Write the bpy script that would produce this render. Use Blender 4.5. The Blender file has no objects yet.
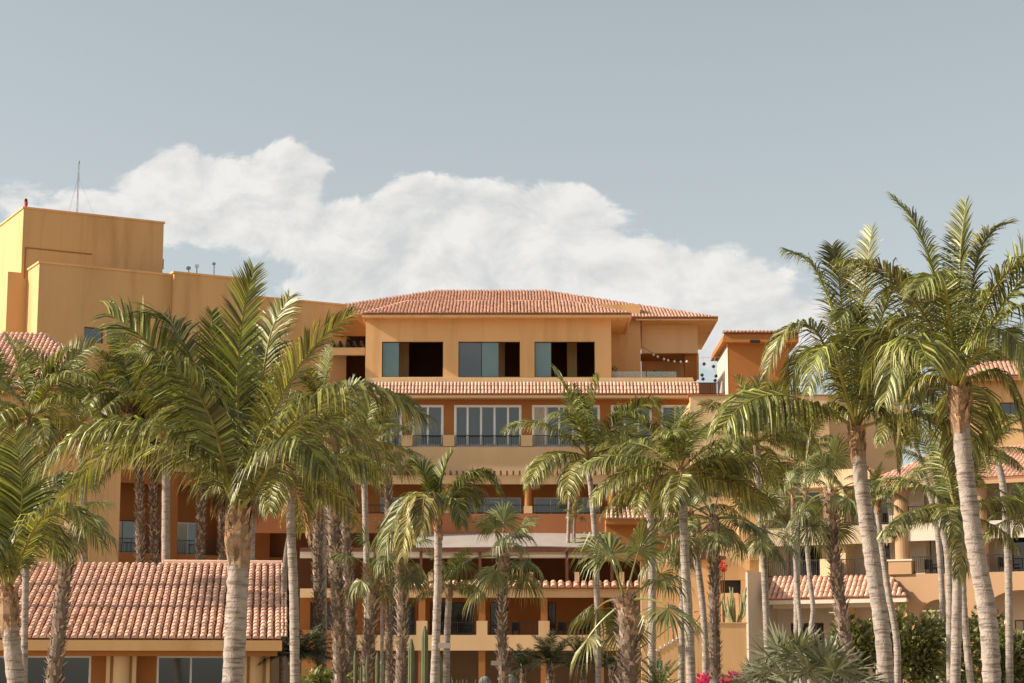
import bpy, math, random
from mathutils import Vector as V, Matrix
R_ = random.Random(7)
rad = math.radians
S = bpy.context.scene
COL = S.collection

# ------------------------------------------------------------------ camera
F_PX, CAMZ = 2050.0, 1.7
PITCH = math.atan(343.0 / F_PX)
cd = bpy.data.cameras.new('camera'); cam = bpy.data.objects.new('camera', cd); COL.objects.link(cam)
cam.location = (0, 0, CAMZ); cam.rotation_euler = (math.pi / 2 + PITCH, 0, 0)
cd.sensor_width = 36.0; cd.lens = F_PX * 36.0 / 1024.0
cd.clip_start = 0.5; cd.clip_end = 6000
S.camera = cam
CP, SP = math.cos(PITCH), math.sin(PITCH)

def ray(px, py):
    a = (px - 512.0) / F_PX; b = (341.5 - py) / F_PX
    return V((a, CP - b * SP, SP + b * CP))

def P(px, py, Y):
    d = ray(px, py); t = Y / d.y
    return V((d.x * t, Y, CAMZ + d.z * t))

def PXM(Y): return F_PX / Y          # pixels per metre at depth Y

class Fr:
    """vertical working plane: local x along the facade, local y into the building"""
    def __init__(s, px, Y, deg):
        s.o = P(px, 600, Y); s.o.z = 0
        s.a = rad(deg)
        s.ex = V((math.cos(s.a), math.sin(s.a), 0)); s.ey = V((-math.sin(s.a), math.cos(s.a), 0))
    def uz(s, px, py, off=0.0):
        d = ray(px, py); c = V((0, 0, CAMZ))
        t = ((s.o + s.ey * off) - c).dot(s.ey) / d.dot(s.ey)
        p = c + d * t
        return (p - s.o).dot(s.ex), p.z
    def u(s, px, off=0.0, py=520): return s.uz(px, py, off)[0]
    def z(s, px, py, off=0.0): return s.uz(px, py, off)[1]
    def w(s, u, y, z): return s.o + s.ex * u + s.ey * y + V((0, 0, z))

# ------------------------------------------------------------------ mesh builder
class MB:
    def __init__(s): s.v = []; s.f = []; s.c = []; s.usec = False; s.smooth = False
    def add(s, vs, fs, col=None):
        b = len(s.v); s.v.extend([tuple(p) for p in vs]); s.f.extend([tuple(i + b for i in f) for f in fs])
        if col is not None: s.usec = True
        s.c.extend([col if col is not None else (1, 1, 1)] * len(vs))
    def box(s, x0, x1, y0, y1, z0, z1, col=None):
        if x0 > x1: x0, x1 = x1, x0
        if y0 > y1: y0, y1 = y1, y0
        if z0 > z1: z0, z1 = z1, z0
        vs = [(x0,y0,z0),(x1,y0,z0),(x1,y1,z0),(x0,y1,z0),(x0,y0,z1),(x1,y0,z1),(x1,y1,z1),(x0,y1,z1)]
        s.add(vs, [(0,3,2,1),(4,5,6,7),(0,1,5,4),(1,2,6,5),(2,3,7,6),(3,0,4,7)], col)
        return s
    def tube(s, pts, radii, n=8, col=None, cap=True, jit=0.0, rnd=None):
        pts = [V(p) for p in pts]; rings = []
        vs = []; fs = []
        for i, p in enumerate(pts):
            t = (pts[min(i+1, len(pts)-1)] - pts[max(i-1, 0)]).normalized()
            ref = V((0, 1, 0)) if abs(t.y) < .9 else V((1, 0, 0))
            a = t.cross(ref).normalized(); b = t.cross(a)
            for k in range(n):
                th = 2 * math.pi * k / n
                r = radii[i] * (1 + (rnd.uniform(-jit, jit) if rnd else 0))
                vs.append(p + a * (r * math.cos(th)) + b * (r * math.sin(th)))
        for i in range(len(pts) - 1):
            for k in range(n):
                k2 = (k + 1) % n
                fs.append((i*n+k, (i+1)*n+k, (i+1)*n+k2, i*n+k2))
        if cap:
            fs.append(tuple(range(n))); fs.append(tuple(reversed(range((len(pts)-1)*n, len(pts)*n))))
        s.add(vs, fs, col); return s
    def lathe(s, prof, n=16, c=(0,0,0), col=None):
        vs = []; fs = []
        for r, z in prof:
            for k in range(n):
                th = 2*math.pi*k/n; vs.append((c[0]+r*math.cos(th), c[1]+r*math.sin(th), c[2]+z))
        for i in range(len(prof)-1):
            for k in range(n):
                k2 = (k+1) % n; fs.append((i*n+k, i*n+k2, (i+1)*n+k2, (i+1)*n+k))
        fs.append(tuple(reversed(range(n)))); fs.append(tuple(range((len(prof)-1)*n, len(prof)*n)))
        s.add(vs, fs, col); return s
    def prism(s, poly, y0, y1, col=None):
        """polygon in (x,z) extruded along y"""
        n = len(poly)
        vs = [(x, y0, z) for x, z in poly] + [(x, y1, z) for x, z in poly]
        fs = [tuple(range(n)), tuple(reversed(range(n, 2*n)))]
        for i in range(n):
            j = (i+1) % n; fs.append((i, i+n, j+n, j))
        s.add(vs, fs, col); return s
    def wall(s, x0, x1, z0, z1, y0, y1, ops=()):
        """wall slab with rectangular openings (x0,x1,z0,z1), with reveals"""
        xs = sorted(set([x0, x1] + [v for o in ops for v in o[:2] if x0 < v < x1]))
        zs = sorted(set([z0, z1] + [v for o in ops for v in o[2:] if z0 < v < z1]))
        def solid(i, j):
            if i < 0 or j < 0 or i >= len(xs)-1 or j >= len(zs)-1: return False
            cx, cz = (xs[i]+xs[i+1])/2, (zs[j]+zs[j+1])/2
            return not any(o[0] < cx < o[1] and o[2] < cz < o[3] for o in ops)
        for i in range(len(xs)-1):
            for j in range(len(zs)-1):
                if not solid(i, j): continue
                a, b, c, d = xs[i], xs[i+1], zs[j], zs[j+1]
                s.add([(a,y0,c),(b,y0,c),(b,y0,d),(a,y0,d)], [(0,1,2,3)])
                s.add([(a,y1,c),(b,y1,c),(b,y1,d),(a,y1,d)], [(3,2,1,0)])
                if not solid(i-1, j): s.add([(a,y0,c),(a,y0,d),(a,y1,d),(a,y1,c)], [(0,1,2,3)])
                if not solid(i+1, j): s.add([(b,y0,c),(b,y1,c),(b,y1,d),(b,y0,d)], [(0,1,2,3)])
                if not solid(i, j-1): s.add([(a,y0,c),(a,y1,c),(b,y1,c),(b,y0,c)], [(0,1,2,3)])
                if not solid(i, j+1): s.add([(a,y0,d),(b,y0,d),(b,y1,d),(a,y1,d)], [(0,1,2,3)])
        return s
    def mesh(s, name, mat):
        m = bpy.data.meshes.new(name); m.from_pydata(s.v, [], s.f)
        if s.usec:
            at = m.color_attributes.new('Col', 'FLOAT_COLOR', 'POINT')
            flat = []
            for c in s.c: flat.extend((c[0], c[1], c[2], 1.0))
            at.data.foreach_set('color', flat)
        if s.smooth: m.polygons.foreach_set('use_smooth', [True] * len(m.polygons))
        m.materials.append(mat); m.update()
        return m
    def build(s, name, mat, parent=None, loc=None):
        o = bpy.data.objects.new(name, s.mesh(name, mat)); COL.objects.link(o)
        if parent is not None: o.parent = parent
        if loc is not None: o.location = loc
        return o

def tag(o, label=None, cat=None, group=None, kind=None):
    if label: o['label'] = label
    if cat: o['category'] = cat
    if group: o['group'] = group
    if kind: o['kind'] = kind
    return o

def empty(name, loc, rz=0.0, label=None, cat=None, group=None):
    o = bpy.data.objects.new(name, None); COL.objects.link(o)
    o.location = loc; o.rotation_euler = (0, 0, rz); o.empty_display_size = .3
    return tag(o, label, cat, group)

def link(name, mesh, parent, loc=(0,0,0), rz=0.0, sc=1.0):
    o = bpy.data.objects.new(name, mesh); COL.objects.link(o); o.parent = parent
    o.location = loc; o.rotation_euler = (0, 0, rz)
    o.scale = (sc, sc, sc) if isinstance(sc, (int, float)) else sc
    return o

# ------------------------------------------------------------------ materials
def mat(name, base, rough=.8, var=.12, scale=1.5, bump=0.0, bscale=20, spec=.3, attr=False, trans=0.0, objrand=0.0,
        stain=None, zstreak=False, ior=None, metal=0.0):
    m = bpy.data.materials.new(name); m.use_nodes = True
    nt = m.node_tree; N = nt.nodes; L = nt.links
    b = N['Principled BSDF']; out = N['Material Output']
    b.inputs['Roughness'].default_value = rough
    b.inputs['Specular IOR Level'].default_value = spec
    b.inputs['Metallic'].default_value = metal
    if trans: b.inputs['Specular Tint'].default_value = (1.0, .93, .68, 1)
    if ior: b.inputs['IOR'].default_value = ior
    tc = N.new('ShaderNodeTexCoord')
    mp = N.new('ShaderNodeMapping'); L.new(tc.outputs['Object'], mp.inputs['Vector'])
    if zstreak: mp.inputs['Scale'].default_value = (1, 1, .12)
    nz = N.new('ShaderNodeTexNoise'); nz.inputs['Scale'].default_value = scale; nz.inputs['Detail'].default_value = 5
    nz.inputs['Roughness'].default_value = .65
    L.new(mp.outputs['Vector'], nz.inputs['Vector'])
    rm = N.new('ShaderNodeMapRange'); rm.inputs['From Min'].default_value = .3; rm.inputs['From Max'].default_value = .7
    rm.inputs['To Min'].default_value = 1 - var; rm.inputs['To Max'].default_value = 1 + var
    L.new(nz.outputs['Fac'], rm.inputs['Value'])
    mul = N.new('ShaderNodeMix'); mul.data_type = 'RGBA'; mul.blend_type = 'MULTIPLY'; mul.inputs[0].default_value = 1
    mul.inputs[6].default_value = (*base, 1); L.new(rm.outputs['Result'], mul.inputs[7])
    c = mul.outputs[2]
    if stain:
        n2 = N.new('ShaderNodeTexNoise'); n2.inputs['Scale'].default_value = stain[1]; n2.inputs['Detail'].default_value = 6
        L.new(mp.outputs['Vector'], n2.inputs['Vector'])
        r2 = N.new('ShaderNodeMapRange'); r2.inputs['From Min'].default_value = stain[2]; r2.inputs['From Max'].default_value = stain[3]
        L.new(n2.outputs['Fac'], r2.inputs['Value'])
        mx = N.new('ShaderNodeMix'); mx.data_type = 'RGBA'; L.new(r2.outputs['Result'], mx.inputs[0])
        L.new(c, mx.inputs[6]); mx.inputs[7].default_value = (*stain[0], 1); c = mx.outputs[2]
    if attr:
        a = N.new('ShaderNodeAttribute'); a.attribute_name = 'Col'
        m2 = N.new('ShaderNodeMix'); m2.data_type = 'RGBA'; m2.blend_type = 'MULTIPLY'; m2.inputs[0].default_value = 1
        L.new(c, m2.inputs[6]); L.new(a.outputs['Color'], m2.inputs[7]); c = m2.outputs[2]
    if objrand:
        oi = N.new('ShaderNodeObjectInfo')
        r3 = N.new('ShaderNodeMapRange'); r3.inputs['To Min'].default_value = 1 - objrand; r3.inputs['To Max'].default_value = 1 + objrand
        L.new(oi.outputs['Random'], r3.inputs['Value'])
        m3 = N.new('ShaderNodeMix'); m3.data_type = 'RGBA'; m3.blend_type = 'MULTIPLY'; m3.inputs[0].default_value = 1
        L.new(c, m3.inputs[6]); L.new(r3.outputs['Result'], m3.inputs[7]); c = m3.outputs[2]
    L.new(c, b.inputs['Base Color'])
    if bump:
        n3 = N.new('ShaderNodeTexNoise'); n3.inputs['Scale'].default_value = bscale; n3.inputs['Detail'].default_value = 4
        L.new(tc.outputs['Object'], n3.inputs['Vector'])
        bp = N.new('ShaderNodeBump'); bp.inputs['Strength'].default_value = bump; bp.inputs['Distance'].default_value = .03
        L.new(n3.outputs['Fac'], bp.inputs['Height']); L.new(bp.outputs['Normal'], b.inputs['Normal'])
    if trans:
        tr = N.new('ShaderNodeBsdfTranslucent')
        ms = N.new('ShaderNodeMixShader'); ms.inputs[0].default_value = trans
        br = N.new('ShaderNodeMix'); br.data_type = 'RGBA'; br.blend_type = 'MULTIPLY'; br.inputs[0].default_value = 1
        L.new(c, br.inputs[6]); br.inputs[7].default_value = (1.75, 1.7, .6, 1)
        L.new(br.outputs[2], tr.inputs['Color'])
        L.new(b.outputs[0], ms.inputs[1]); L.new(tr.outputs[0], ms.inputs[2]); L.new(ms.outputs[0], out.inputs['Surface'])
    return m

M = {}
M['ochre'] = mat('ochre_plaster', (.77, .455, .205), .9, .08, .25, .25, 12, stain=((.58, .32, .125), .9, .52, .80), zstreak=True)
M['tower'] = mat('tan_tower_plaster', (.66, .395, .175), .9, .08, .25, .25, 12, stain=((.50, .28, .108), .9, .52, .80), zstreak=True)
M['shaded_orange'] = mat('shade_darkened_orange_plaster', (.29, .105, .026), .9, .07, .3, .2, 12)  # deep shade of the lower left wing put into a darker orange
M['terracotta'] = mat('terracotta_plaster', (.45, .265, .14), .9, .06, .3, .2, 12)
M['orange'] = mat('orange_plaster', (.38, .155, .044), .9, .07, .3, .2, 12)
M['peach'] = mat('peach_plaster', (.74, .50, .27), .9, .07, .3, .2, 12, stain=((.58, .37, .19), .4, .55, .8), zstreak=True)
M['shaded_peach'] = mat('shade_darkened_peach_plaster', (.50, .37, .235), .9, .06, .3, .2, 12)  # peach darkened, part of the balcony band's shade put into the colour
M['cream'] = mat('cream_plaster', (.62, .52, .40), .9, .05, .3, .2, 12)
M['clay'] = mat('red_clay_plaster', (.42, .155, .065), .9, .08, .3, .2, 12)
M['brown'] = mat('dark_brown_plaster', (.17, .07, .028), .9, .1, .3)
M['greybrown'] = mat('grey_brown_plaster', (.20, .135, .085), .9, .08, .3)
M['tile'] = mat('clay_roof_tile', (.73, .45, .32), .85, .12, 4.0, .3, 30, attr=True, stain=((.46, .26, .17), 1.1, .58, .8))
M['pan'] = mat('clay_tile_channel', (.36, .13, .06), .9, .2, 3.0)
M['white'] = mat('white_painted_metal', (.78, .77, .74), .5, .03)
M['rail'] = mat('black_iron', (.025, .022, .02), .5, .1)
M['darkwood'] = mat('dark_red_timber', (.16, .06, .035), .8, .2, 3)
M['canvas'] = mat('pale_canvas', (.38, .32, .27), .9, .08, .8)
M['grey'] = mat('grey_metal', (.35, .34, .32), .5, .1)
M['redpaint'] = mat('red_paint', (.55, .04, .06), .5, .1)
M['mast_red'] = mat('faded_red_mast_paint', (.30, .17, .17), .6, .1)
M['pink'] = mat('pink_petals', (.62, .06, .22), .7, .25, 8, trans=.3)
M['red'] = mat('red_petals', (.62, .04, .04), .7, .25, 8, trans=.3)
M['green_sign'] = mat('green_sign_paint', (.01, .22, .12), .4, .03)
M['wicker'] = mat('dark_wicker', (.035, .028, .022), .8, .2, 20)
M['curtain'] = mat('pale_curtain', (.42, .40, .32), .9, .15, 6, zstreak=True)
M['stone'] = mat('pale_boulder_stone', (.20, .18, .15), .9, .2, 3, .5, 9)
M['ground'] = mat('sandy_ground', (.38, .30, .21), .95, .15, .2, .3, 3)

def glass(name, base, refl, rough=.04):
    m = mat(name, base, rough, .12, .25, spec=.5, ior=refl)
    return m
M['glass'] = glass('window_glass', (.016, .020, .020), 2.0)
M['glass_dark'] = glass('dark_door_glass', (.012, .012, .012), 1.6)
M['glass_teal'] = glass('teal_tinted_glass', (.13, .22, .23), 1.6)
def balustrade_glass():
    m = mat('clear_balustrade_glass', (.55, .65, .62), .05, .02)
    b = m.node_tree.nodes['Principled BSDF']; b.inputs['Alpha'].default_value = .35
    return m
M['glass_clear'] = balustrade_glass()

# vegetation
M['frond'] = mat('coconut_leaf', (.142, .150, .034), .45, .25, 1.2, spec=.8, attr=True, trans=.19, objrand=.25)
M['fan'] = mat('fan_palm_leaf', (.138, .150, .048), .45, .25, 1.5, spec=.8, attr=True, trans=.17, objrand=.25)
M['blue'] = mat('silvery_blue_leaf', (.17, .17, .10), .5, .2, 2, spec=.5, attr=True, trans=.12, objrand=.15)
M['cycad'] = mat('dark_cycad_leaf', (.035, .045, .018), .45, .25, 2, spec=.4, attr=True, trans=.15, objrand=.15)
M['shrub'] = mat('shrub_leaf', (.125, .13, .042), .42, .3, 3, spec=.9, attr=True, trans=.25)
M['dead'] = mat('dry_palm_leaf', (.36, .24, .13), .9, .3, 3, attr=True, trans=.2, objrand=.2)
M['cactus'] = mat('grey_green_cactus', (.13, .135, .06), .75, .2, 4, .3, 30)
M['boot'] = mat('palm_leaf_boot', (.37, .29, .22), .92, .25, 6, .4, 30, attr=True)
M['fibre'] = mat('palm_crown_fibre', (.42, .255, .145), .95, .3, 8, .6, 40, attr=True)

def trunk_mat():
    m = mat('ringed_palm_bark', (.38, .305, .245), .92, .22, 6, .6, 25)
    nt = m.node_tree; N = nt.nodes; L = nt.links
    b = N['Principled BSDF']; src = b.inputs['Base Color'].links[0].from_socket
    tc = N.new('ShaderNodeTexCoord')
    mp = N.new('ShaderNodeMapping'); mp.inputs['Scale'].default_value = (3.0, 3.0, 26)
    L.new(tc.outputs['Object'], mp.inputs['Vector'])
    nz = N.new('ShaderNodeTexNoise'); nz.inputs['Scale'].default_value = 1.0; nz.inputs['Detail'].default_value = 3
    L.new(mp.outputs['Vector'], nz.inputs['Vector'])
    r = N.new('ShaderNodeMapRange'); r.inputs['From Min'].default_value = .50; r.inputs['From Max'].default_value = .68
    L.new(nz.outputs['Fac'], r.inputs['Value'])
    mx = N.new('ShaderNodeMix'); mx.data_type = 'RGBA'
    L.new(r.outputs['Result'], mx.inputs[0]); L.new(src, mx.inputs[6]); mx.inputs[7].default_value = (.17, .125, .095, 1)
    L.new(mx.outputs[2], b.inputs['Base Color'])
    return m
M['trunk'] = trunk_mat()

# ------------------------------------------------------------------ sky and sun
SUN_EL, SUN_AZ = 31.0, (-1.0, -0.12)           # towards the sun, in plan
sd = V((SUN_AZ[0], SUN_AZ[1], 0)).normalized()
tosun = V((sd.x * math.cos(rad(SUN_EL)), sd.y * math.cos(rad(SUN_EL)), math.sin(rad(SUN_EL))))
sl = bpy.data.lights.new('sun', 'SUN'); so = bpy.data.objects.new('sun', sl); COL.objects.link(so)
sl.energy = 4.9; sl.angle = rad(.5); sl.color = (1.0, .925, .83)
so.rotation_euler = (-tosun).to_track_quat('-Z', 'Y').to_euler(); so.location = (-60, 20, 60)

w = bpy.data.worlds.new('World'); S.world = w; w.use_nodes = True
def build_sky():
    nt = w.node_tree; N = nt.nodes; L = nt.links
    bg = N['Background']; bg.inputs['Strength'].default_value = .106
    sky = N.new('ShaderNodeTexSky'); sky.sky_type = 'NISHITA'; sky.sun_disc = False
    sky.sun_elevation = rad(SUN_EL); sky.sun_rotation = math.atan2(sd.x, sd.y)
    sky.air_density = 1.0; sky.dust_density = 1.2; sky.ozone_density = 1.0
    hs = N.new('ShaderNodeHueSaturation'); hs.inputs['Saturation'].default_value = .42; hs.inputs['Value'].default_value = 1.0
    L.new(sky.outputs[0], hs.inputs['Color'])
    tint = N.new('ShaderNodeMix'); tint.data_type = 'RGBA'; tint.blend_type = 'MULTIPLY'; tint.inputs[0].default_value = 1
    L.new(hs.outputs[0], tint.inputs[6]); tint.inputs[7].default_value = (1.0, 1.005, .94, 1)
    tc = N.new('ShaderNodeTexCoord')
    sp = N.new('ShaderNodeSeparateXYZ'); L.new(tc.outputs['Generated'], sp.inputs[0])
    def mth(op, a, b=None, clamp=False):
        n = N.new('ShaderNodeMath'); n.operation = op; n.use_clamp = clamp
        for i, x in enumerate((a, b)):
            if x is None: continue
            if isinstance(x, (int, float)): n.inputs[i].default_value = x
            else: L.new(x, n.inputs[i])
        return n.outputs[0]
    ay = mth('MAXIMUM', mth('ABSOLUTE', sp.outputs[1]), .05)
    u = mth('DIVIDE', sp.outputs[0], ay); v = mth('DIVIDE', sp.outputs[2], ay)
    cb = N.new('ShaderNodeCombineXYZ'); L.new(u, cb.inputs[0]); L.new(v, cb.inputs[1])
    uv = cb.outputs[0]
    # bank of cumulus: soft blobs in sky-direction units (tangent of azimuth, tangent of elevation)
    blobs = [(310,226,90,30),(355,240,80,34),(640,325,220,56),(185,185,75,42),(222,200,100,45),(285,182,46,36),(150,205,36,22),(230,228,60,18),(430,215,62,42),(470,225,100,45),(560,240,70,50),
             (400,242,150,34),(520,275,220,46),(750,306,80,24),(650,285,150,46),(420,305,160,40),(740,312,80,40),(600,320,260,40),(560,210,50,26),
             (330,295,60,20),(18,198,34,14),(92,206,38,16),(46,214,42,14),(800,330,130,34)]
    env = None
    for (x, y, a, b) in blobs:
        s1 = N.new('ShaderNodeVectorMath'); s1.operation = 'SUBTRACT'; L.new(uv, s1.inputs[0])
        c = ray(x, y); s1.inputs[1].default_value = (c.x / c.y, c.z / c.y, 0)
        s2 = N.new('ShaderNodeVectorMath'); s2.operation = 'MULTIPLY'; L.new(s1.outputs[0], s2.inputs[0])
        s2.inputs[1].default_value = (F_PX / a, F_PX / b, 0)
        s3 = N.new('ShaderNodeVectorMath'); s3.operation = 'LENGTH'; L.new(s2.outputs[0], s3.inputs[0])
        e = mth('SUBTRACT', 1.0, s3.outputs[1])
        e = mth('MULTIPLY', e, min(1.0, b / 38.0))
        env = e if env is None else mth('SMOOTH_MAX', env, e)
        if env is not e: env.node.inputs[2].default_value = .15
    def noise(scale, det, rough=.6, off=0.0, dist=0.0):
        nonlocal uv
        mp = N.new('ShaderNodeMapping'); mp.inputs['Location'].default_value = (off, off * .7, off); mp.inputs['Scale'].default_value = (1, 1.35, 1)
        L.new(uv, mp.inputs[0])
        n = N.new('ShaderNodeTexNoise'); n.inputs['Scale'].default_value = scale; n.inputs['Detail'].default_value = det
        n.inputs['Roughness'].default_value = rough; n.inputs['Distortion'].default_value = dist
        L.new(mp.outputs[0], n.inputs['Vector']); return n.outputs['Fac']
    n1 = noise(27, 12, .62, 3.1, .35); n2 = noise(9, 4, .5, 7.7)
    d = mth('ADD', mth('MULTIPLY', env, 1.25), mth('MULTIPLY', mth('SUBTRACT', n1, .5), 1.9))
    d = mth('ADD', d, mth('MULTIPLY', mth('SUBTRACT', n2, .5), .15))
    mr = N.new('ShaderNodeMapRange'); mr.interpolation_type = 'SMOOTHSTEP'
    mr.inputs['From Min'].default_value = -.14; mr.inputs['From Max'].default_value = .14
    L.new(d, mr.inputs['Value'])
    n3 = noise(30, 8, .6, 11.0, .4)
    sh = N.new('ShaderNodeMapRange'); sh.inputs['From Min'].default_value = .22; sh.inputs['From Max'].default_value = .72
    mo = N.new('ShaderNodeVectorMath'); mo.operation = 'ADD'; L.new(uv, mo.inputs[0]); mo.inputs[1].default_value = (-.008, .009, 0)
    keep = uv; uv = mo.outputs[0]; n1b = noise(27, 6, .6, 3.1, .35); n1c_in = None
    uv = keep; n1a = noise(27, 6, .6, 3.1, .35)
    lit = mth('MULTIPLY', mth('SUBTRACT', n1a, n1b), 1.5)
    L.new(mth('ADD', mth('ADD', mth('MULTIPLY', n3, .6), mth('MULTIPLY', n2, .4)), lit), sh.inputs['Value'])
    cc = N.new('ShaderNodeMix'); cc.data_type = 'RGBA'; L.new(sh.outputs[0], cc.inputs[0])
    cc.inputs[6].default_value = (4.35, 4.38, 4.40, 1); cc.inputs[7].default_value = (5.9, 5.78, 5.58, 1)
    mx = N.new('ShaderNodeMix'); mx.data_type = 'RGBA'
    L.new(mth('MULTIPLY', mr.outputs[0], .93), mx.inputs[0]); L.new(tint.outputs[2], mx.inputs[6]); L.new(cc.outputs[2], mx.inputs[7])
    L.new(mx.outputs[2], bg.inputs['Color'])
build_sky()

S.view_settings.view_transform = 'Standard'; S.view_settings.look = 'None'
S.view_settings.exposure = 0.52; S.view_settings.gamma = 1.0
S.render.engine = 'CYCLES'
S.cycles.max_bounces = 6; S.cycles.diffuse_bounces = 4; S.cycles.transparent_max_bounces = 8
try: S.cycles.use_denoising = True
except Exception: pass

# ------------------------------------------------------------------ ground
g = MB(); g.add([(-3000,-300,0),(3000,-300,0),(3000,5000,0),(-3000,5000,0)], [(0,1,2,3)])
tag(g.build('ground', M['ground']), kind='structure')

# ------------------------------------------------------------------ architectural helpers
def tile_face(mb, A, B, C, D, roll=.24, course=.42, rnd=R_, sag=.0):
    """rows of barrel tiles on the roof polygon A B C D (eave A->B, top D->C), in mb's own coordinates"""
    A, B, C, D = map(V, (A, B, C, D))
    e = (B - A); W = e.length; e.normalize()
    nrm = e.cross((C + D) / 2 - (A + B) / 2).normalized()
    if nrm.z < 0: nrm = -nrm
    s = nrm.cross(e).normalized()
    if s.dot((C + D) / 2 - (A + B) / 2) < 0: s = -s
    poly = [((p - A).dot(e), (p - A).dot(s)) for p in (A, B, C, D)]
    um = min(p[0] for p in poly); uM = max(p[0] for p in poly)
    n = max(2, int((uM - um) / roll)); step = (uM - um) / n
    for i in range(n):
        u = um + (i + .5) * step
        vs_ = []
        for k in range(4):
            (u0, v0), (u1, v1) = poly[k], poly[(k+1) % 4]
            if abs(u1 - u0) > 1e-6 and min(u0, u1) <= u <= max(u0, u1):
                vs_.append(v0 + (v1 - v0) * (u - u0) / (u1 - u0))
        if len(vs_) < 2: continue
        lo, hi = min(vs_), max(vs_)
        if hi - lo < .08: continue
        v = lo
        while v < hi - .03:
            v2 = min(v + course, hi)
            r = step * .40
            k = rnd.uniform(.86, 1.10)
            if rnd.random() < .05: k *= .75
            q = rnd.uniform(.93, 1.07)
            colr = (k, k * q, k * q * rnd.uniform(.92, 1.08))
            du = rnd.uniform(-.012, .012)
            ring = []
            for (vv, rr, lift) in ((v - .02, r * 1.06, .045), (v2, r * .92, .012)):
                for a in range(6):
                    th = math.pi * a / 5
                    ring.append(A + e * (u + du + math.cos(th) * rr) + s * vv + nrm * (math.sin(th) * rr + lift))
            fs = [(a, a+1, a+7, a+6) for a in range(5)] + [(5, 4, 3, 2, 1, 0)]
            mb.add(ring, fs, colr)
            v += course
    return nrm

def slab(mb, pts, th):
    """polygon thickened downwards"""
    n = len(pts); pts = [V(p) for p in pts]
    lo = [p - V((0, 0, th)) for p in pts]
    fs = [tuple(range(n)), tuple(reversed(range(n, 2*n)))] + [(i, i+n, (i+1) % n + n, (i+1) % n) for i in range(n)]
    mb.add(pts + lo, fs)

def roof(parent, faces, roll=.24, name='roof', th=.10, mat_=None):
    """faces: list of (A,B,C,D) polygons; one roof part of tiles with a channel sheet under it"""
    t = MB(); p = MB()
    for q in faces:
        tile_face(t, *q, roll=roll)
        pp = [V(v) for v in q]
        uniq = [pp[0]]
        for v in pp[1:]:
            if (v - uniq[-1]).length > 1e-4 and (v - uniq[0]).length > 1e-4: uniq.append(v)
        slab(p, uniq, th)
    ro = t.build(name, M['tile'], parent)
    p.build('tile_channel', M['pan'], ro)
    return ro

def railing(parent, u0, u1, y, zb, zt, side=None, name='railing', m=None, step=.12):
    b = MB()
    b.box(u0, u1, y - .025, y + .025, zt - .05, zt); b.box(u0, u1, y - .02, y + .02, zb + .06, zb + .10)
    n = max(2, int((u1 - u0) / step))
    for i in range(n + 1):
        u = u0 + (u1 - u0) * i / n
        wd = .02 if i % 8 == 0 or i == n else .009
        b.box(u - wd, u + wd, y - wd, y + wd, zb, zt - .05)
    return b.build(name, m or M['rail'], parent)

def window(parent, u0, u1, z0, z1, y, n=2, fm='white', gm='glass', fw=.07, name='window', curtain=0, rnd=R_):
    f = MB()
    f.box(u0, u0 + fw, y, y + .10, z0, z1); f.box(u1 - fw, u1, y, y + .10, z0, z1)
    f.box(u0 + fw, u1 - fw, y, y + .10, z1 - fw, z1); f.box(u0 + fw, u1 - fw, y, y + .10, z0, z0 + fw)
    for i in range(1, n):
        u = u0 + (u1 - u0) * i / n
        f.box(u - fw * .4, u + fw * .4, y + .01, y + .09, z0 + fw, z1 - fw)
    fo = f.build(name, M[fm], parent)
    p = MB(); p.box(u0 + fw, u1 - fw, y + .045, y + .06, z0 + fw, z1 - fw)
    p.build('pane', M[gm], fo)
    if curtain:
        c = MB(); w_ = (u1 - u0) * curtain
        k = 14
        pts = [(u0 + fw + (w_ - fw) * i / k, y + .02 + (.015 if i % 2 else -.005)) for i in range(k + 1)]
        for i in range(k):
            c.add([(pts[i][0], pts[i][1], z0 + fw), (pts[i+1][0], pts[i+1][1], z0 + fw), (pts[i+1][0], pts[i+1][1], z1 - fw), (pts[i][0], pts[i][1], z1 - fw)], [(0,1,2,3)])
        c.build('curtain', M['curtain'], fo)
    return fo

def pbox(mb, fr, px0, py0, px1, py1, y0, y1):
    u0, z1 = fr.uz(px0, py0, y0); u1, z0 = fr.uz(px1, py1, y0)
    mb.box(u0, u1, y0, y1, z0, z1); return mb

# ================================================================== CENTRAL BLOCK
CY = 142.0
C = Fr(512, CY, 0)
hot = empty('hotel_building', C.o, C.a, 'central ochre hotel block with wide tiled hip roof and three big upper windows', 'building')
def part(name, m, boxes, parent=None, fr=C):
    b = MB()
    for q in boxes: pbox(b, fr, *q)
    return b.build(name, M[m], parent if parent is not None else hot)

u0, zt = C.uz(366, 312); u1, _ = C.uz(611, 317); _, zs = C.uz(366, 380)
wins = [(382, 443), (458.5, 520), (534.5, 595)]
ops = []
for a, b in wins:
    ua, za = C.uz(a, 341.5); ub, zb = C.uz(b, 377); ops.append((ua, ub, zb, za))
b = MB(); b.wall(u0, u1, zs, zt, 0, .32, ops)
b.box(u0, u0 + .3, .321, 8, zs, zt - .05); b.box(u1 - .3, u1, .321, 8, zs, zt - .05)
b.build('upper_wall', M['ochre'], hot)
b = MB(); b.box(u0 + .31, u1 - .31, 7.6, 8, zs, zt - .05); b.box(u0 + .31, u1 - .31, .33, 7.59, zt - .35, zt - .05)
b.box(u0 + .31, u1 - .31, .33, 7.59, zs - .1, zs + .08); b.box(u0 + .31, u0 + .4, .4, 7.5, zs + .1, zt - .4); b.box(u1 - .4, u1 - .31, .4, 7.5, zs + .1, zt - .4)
b.build('room_interior', M['brown'], hot)
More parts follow.
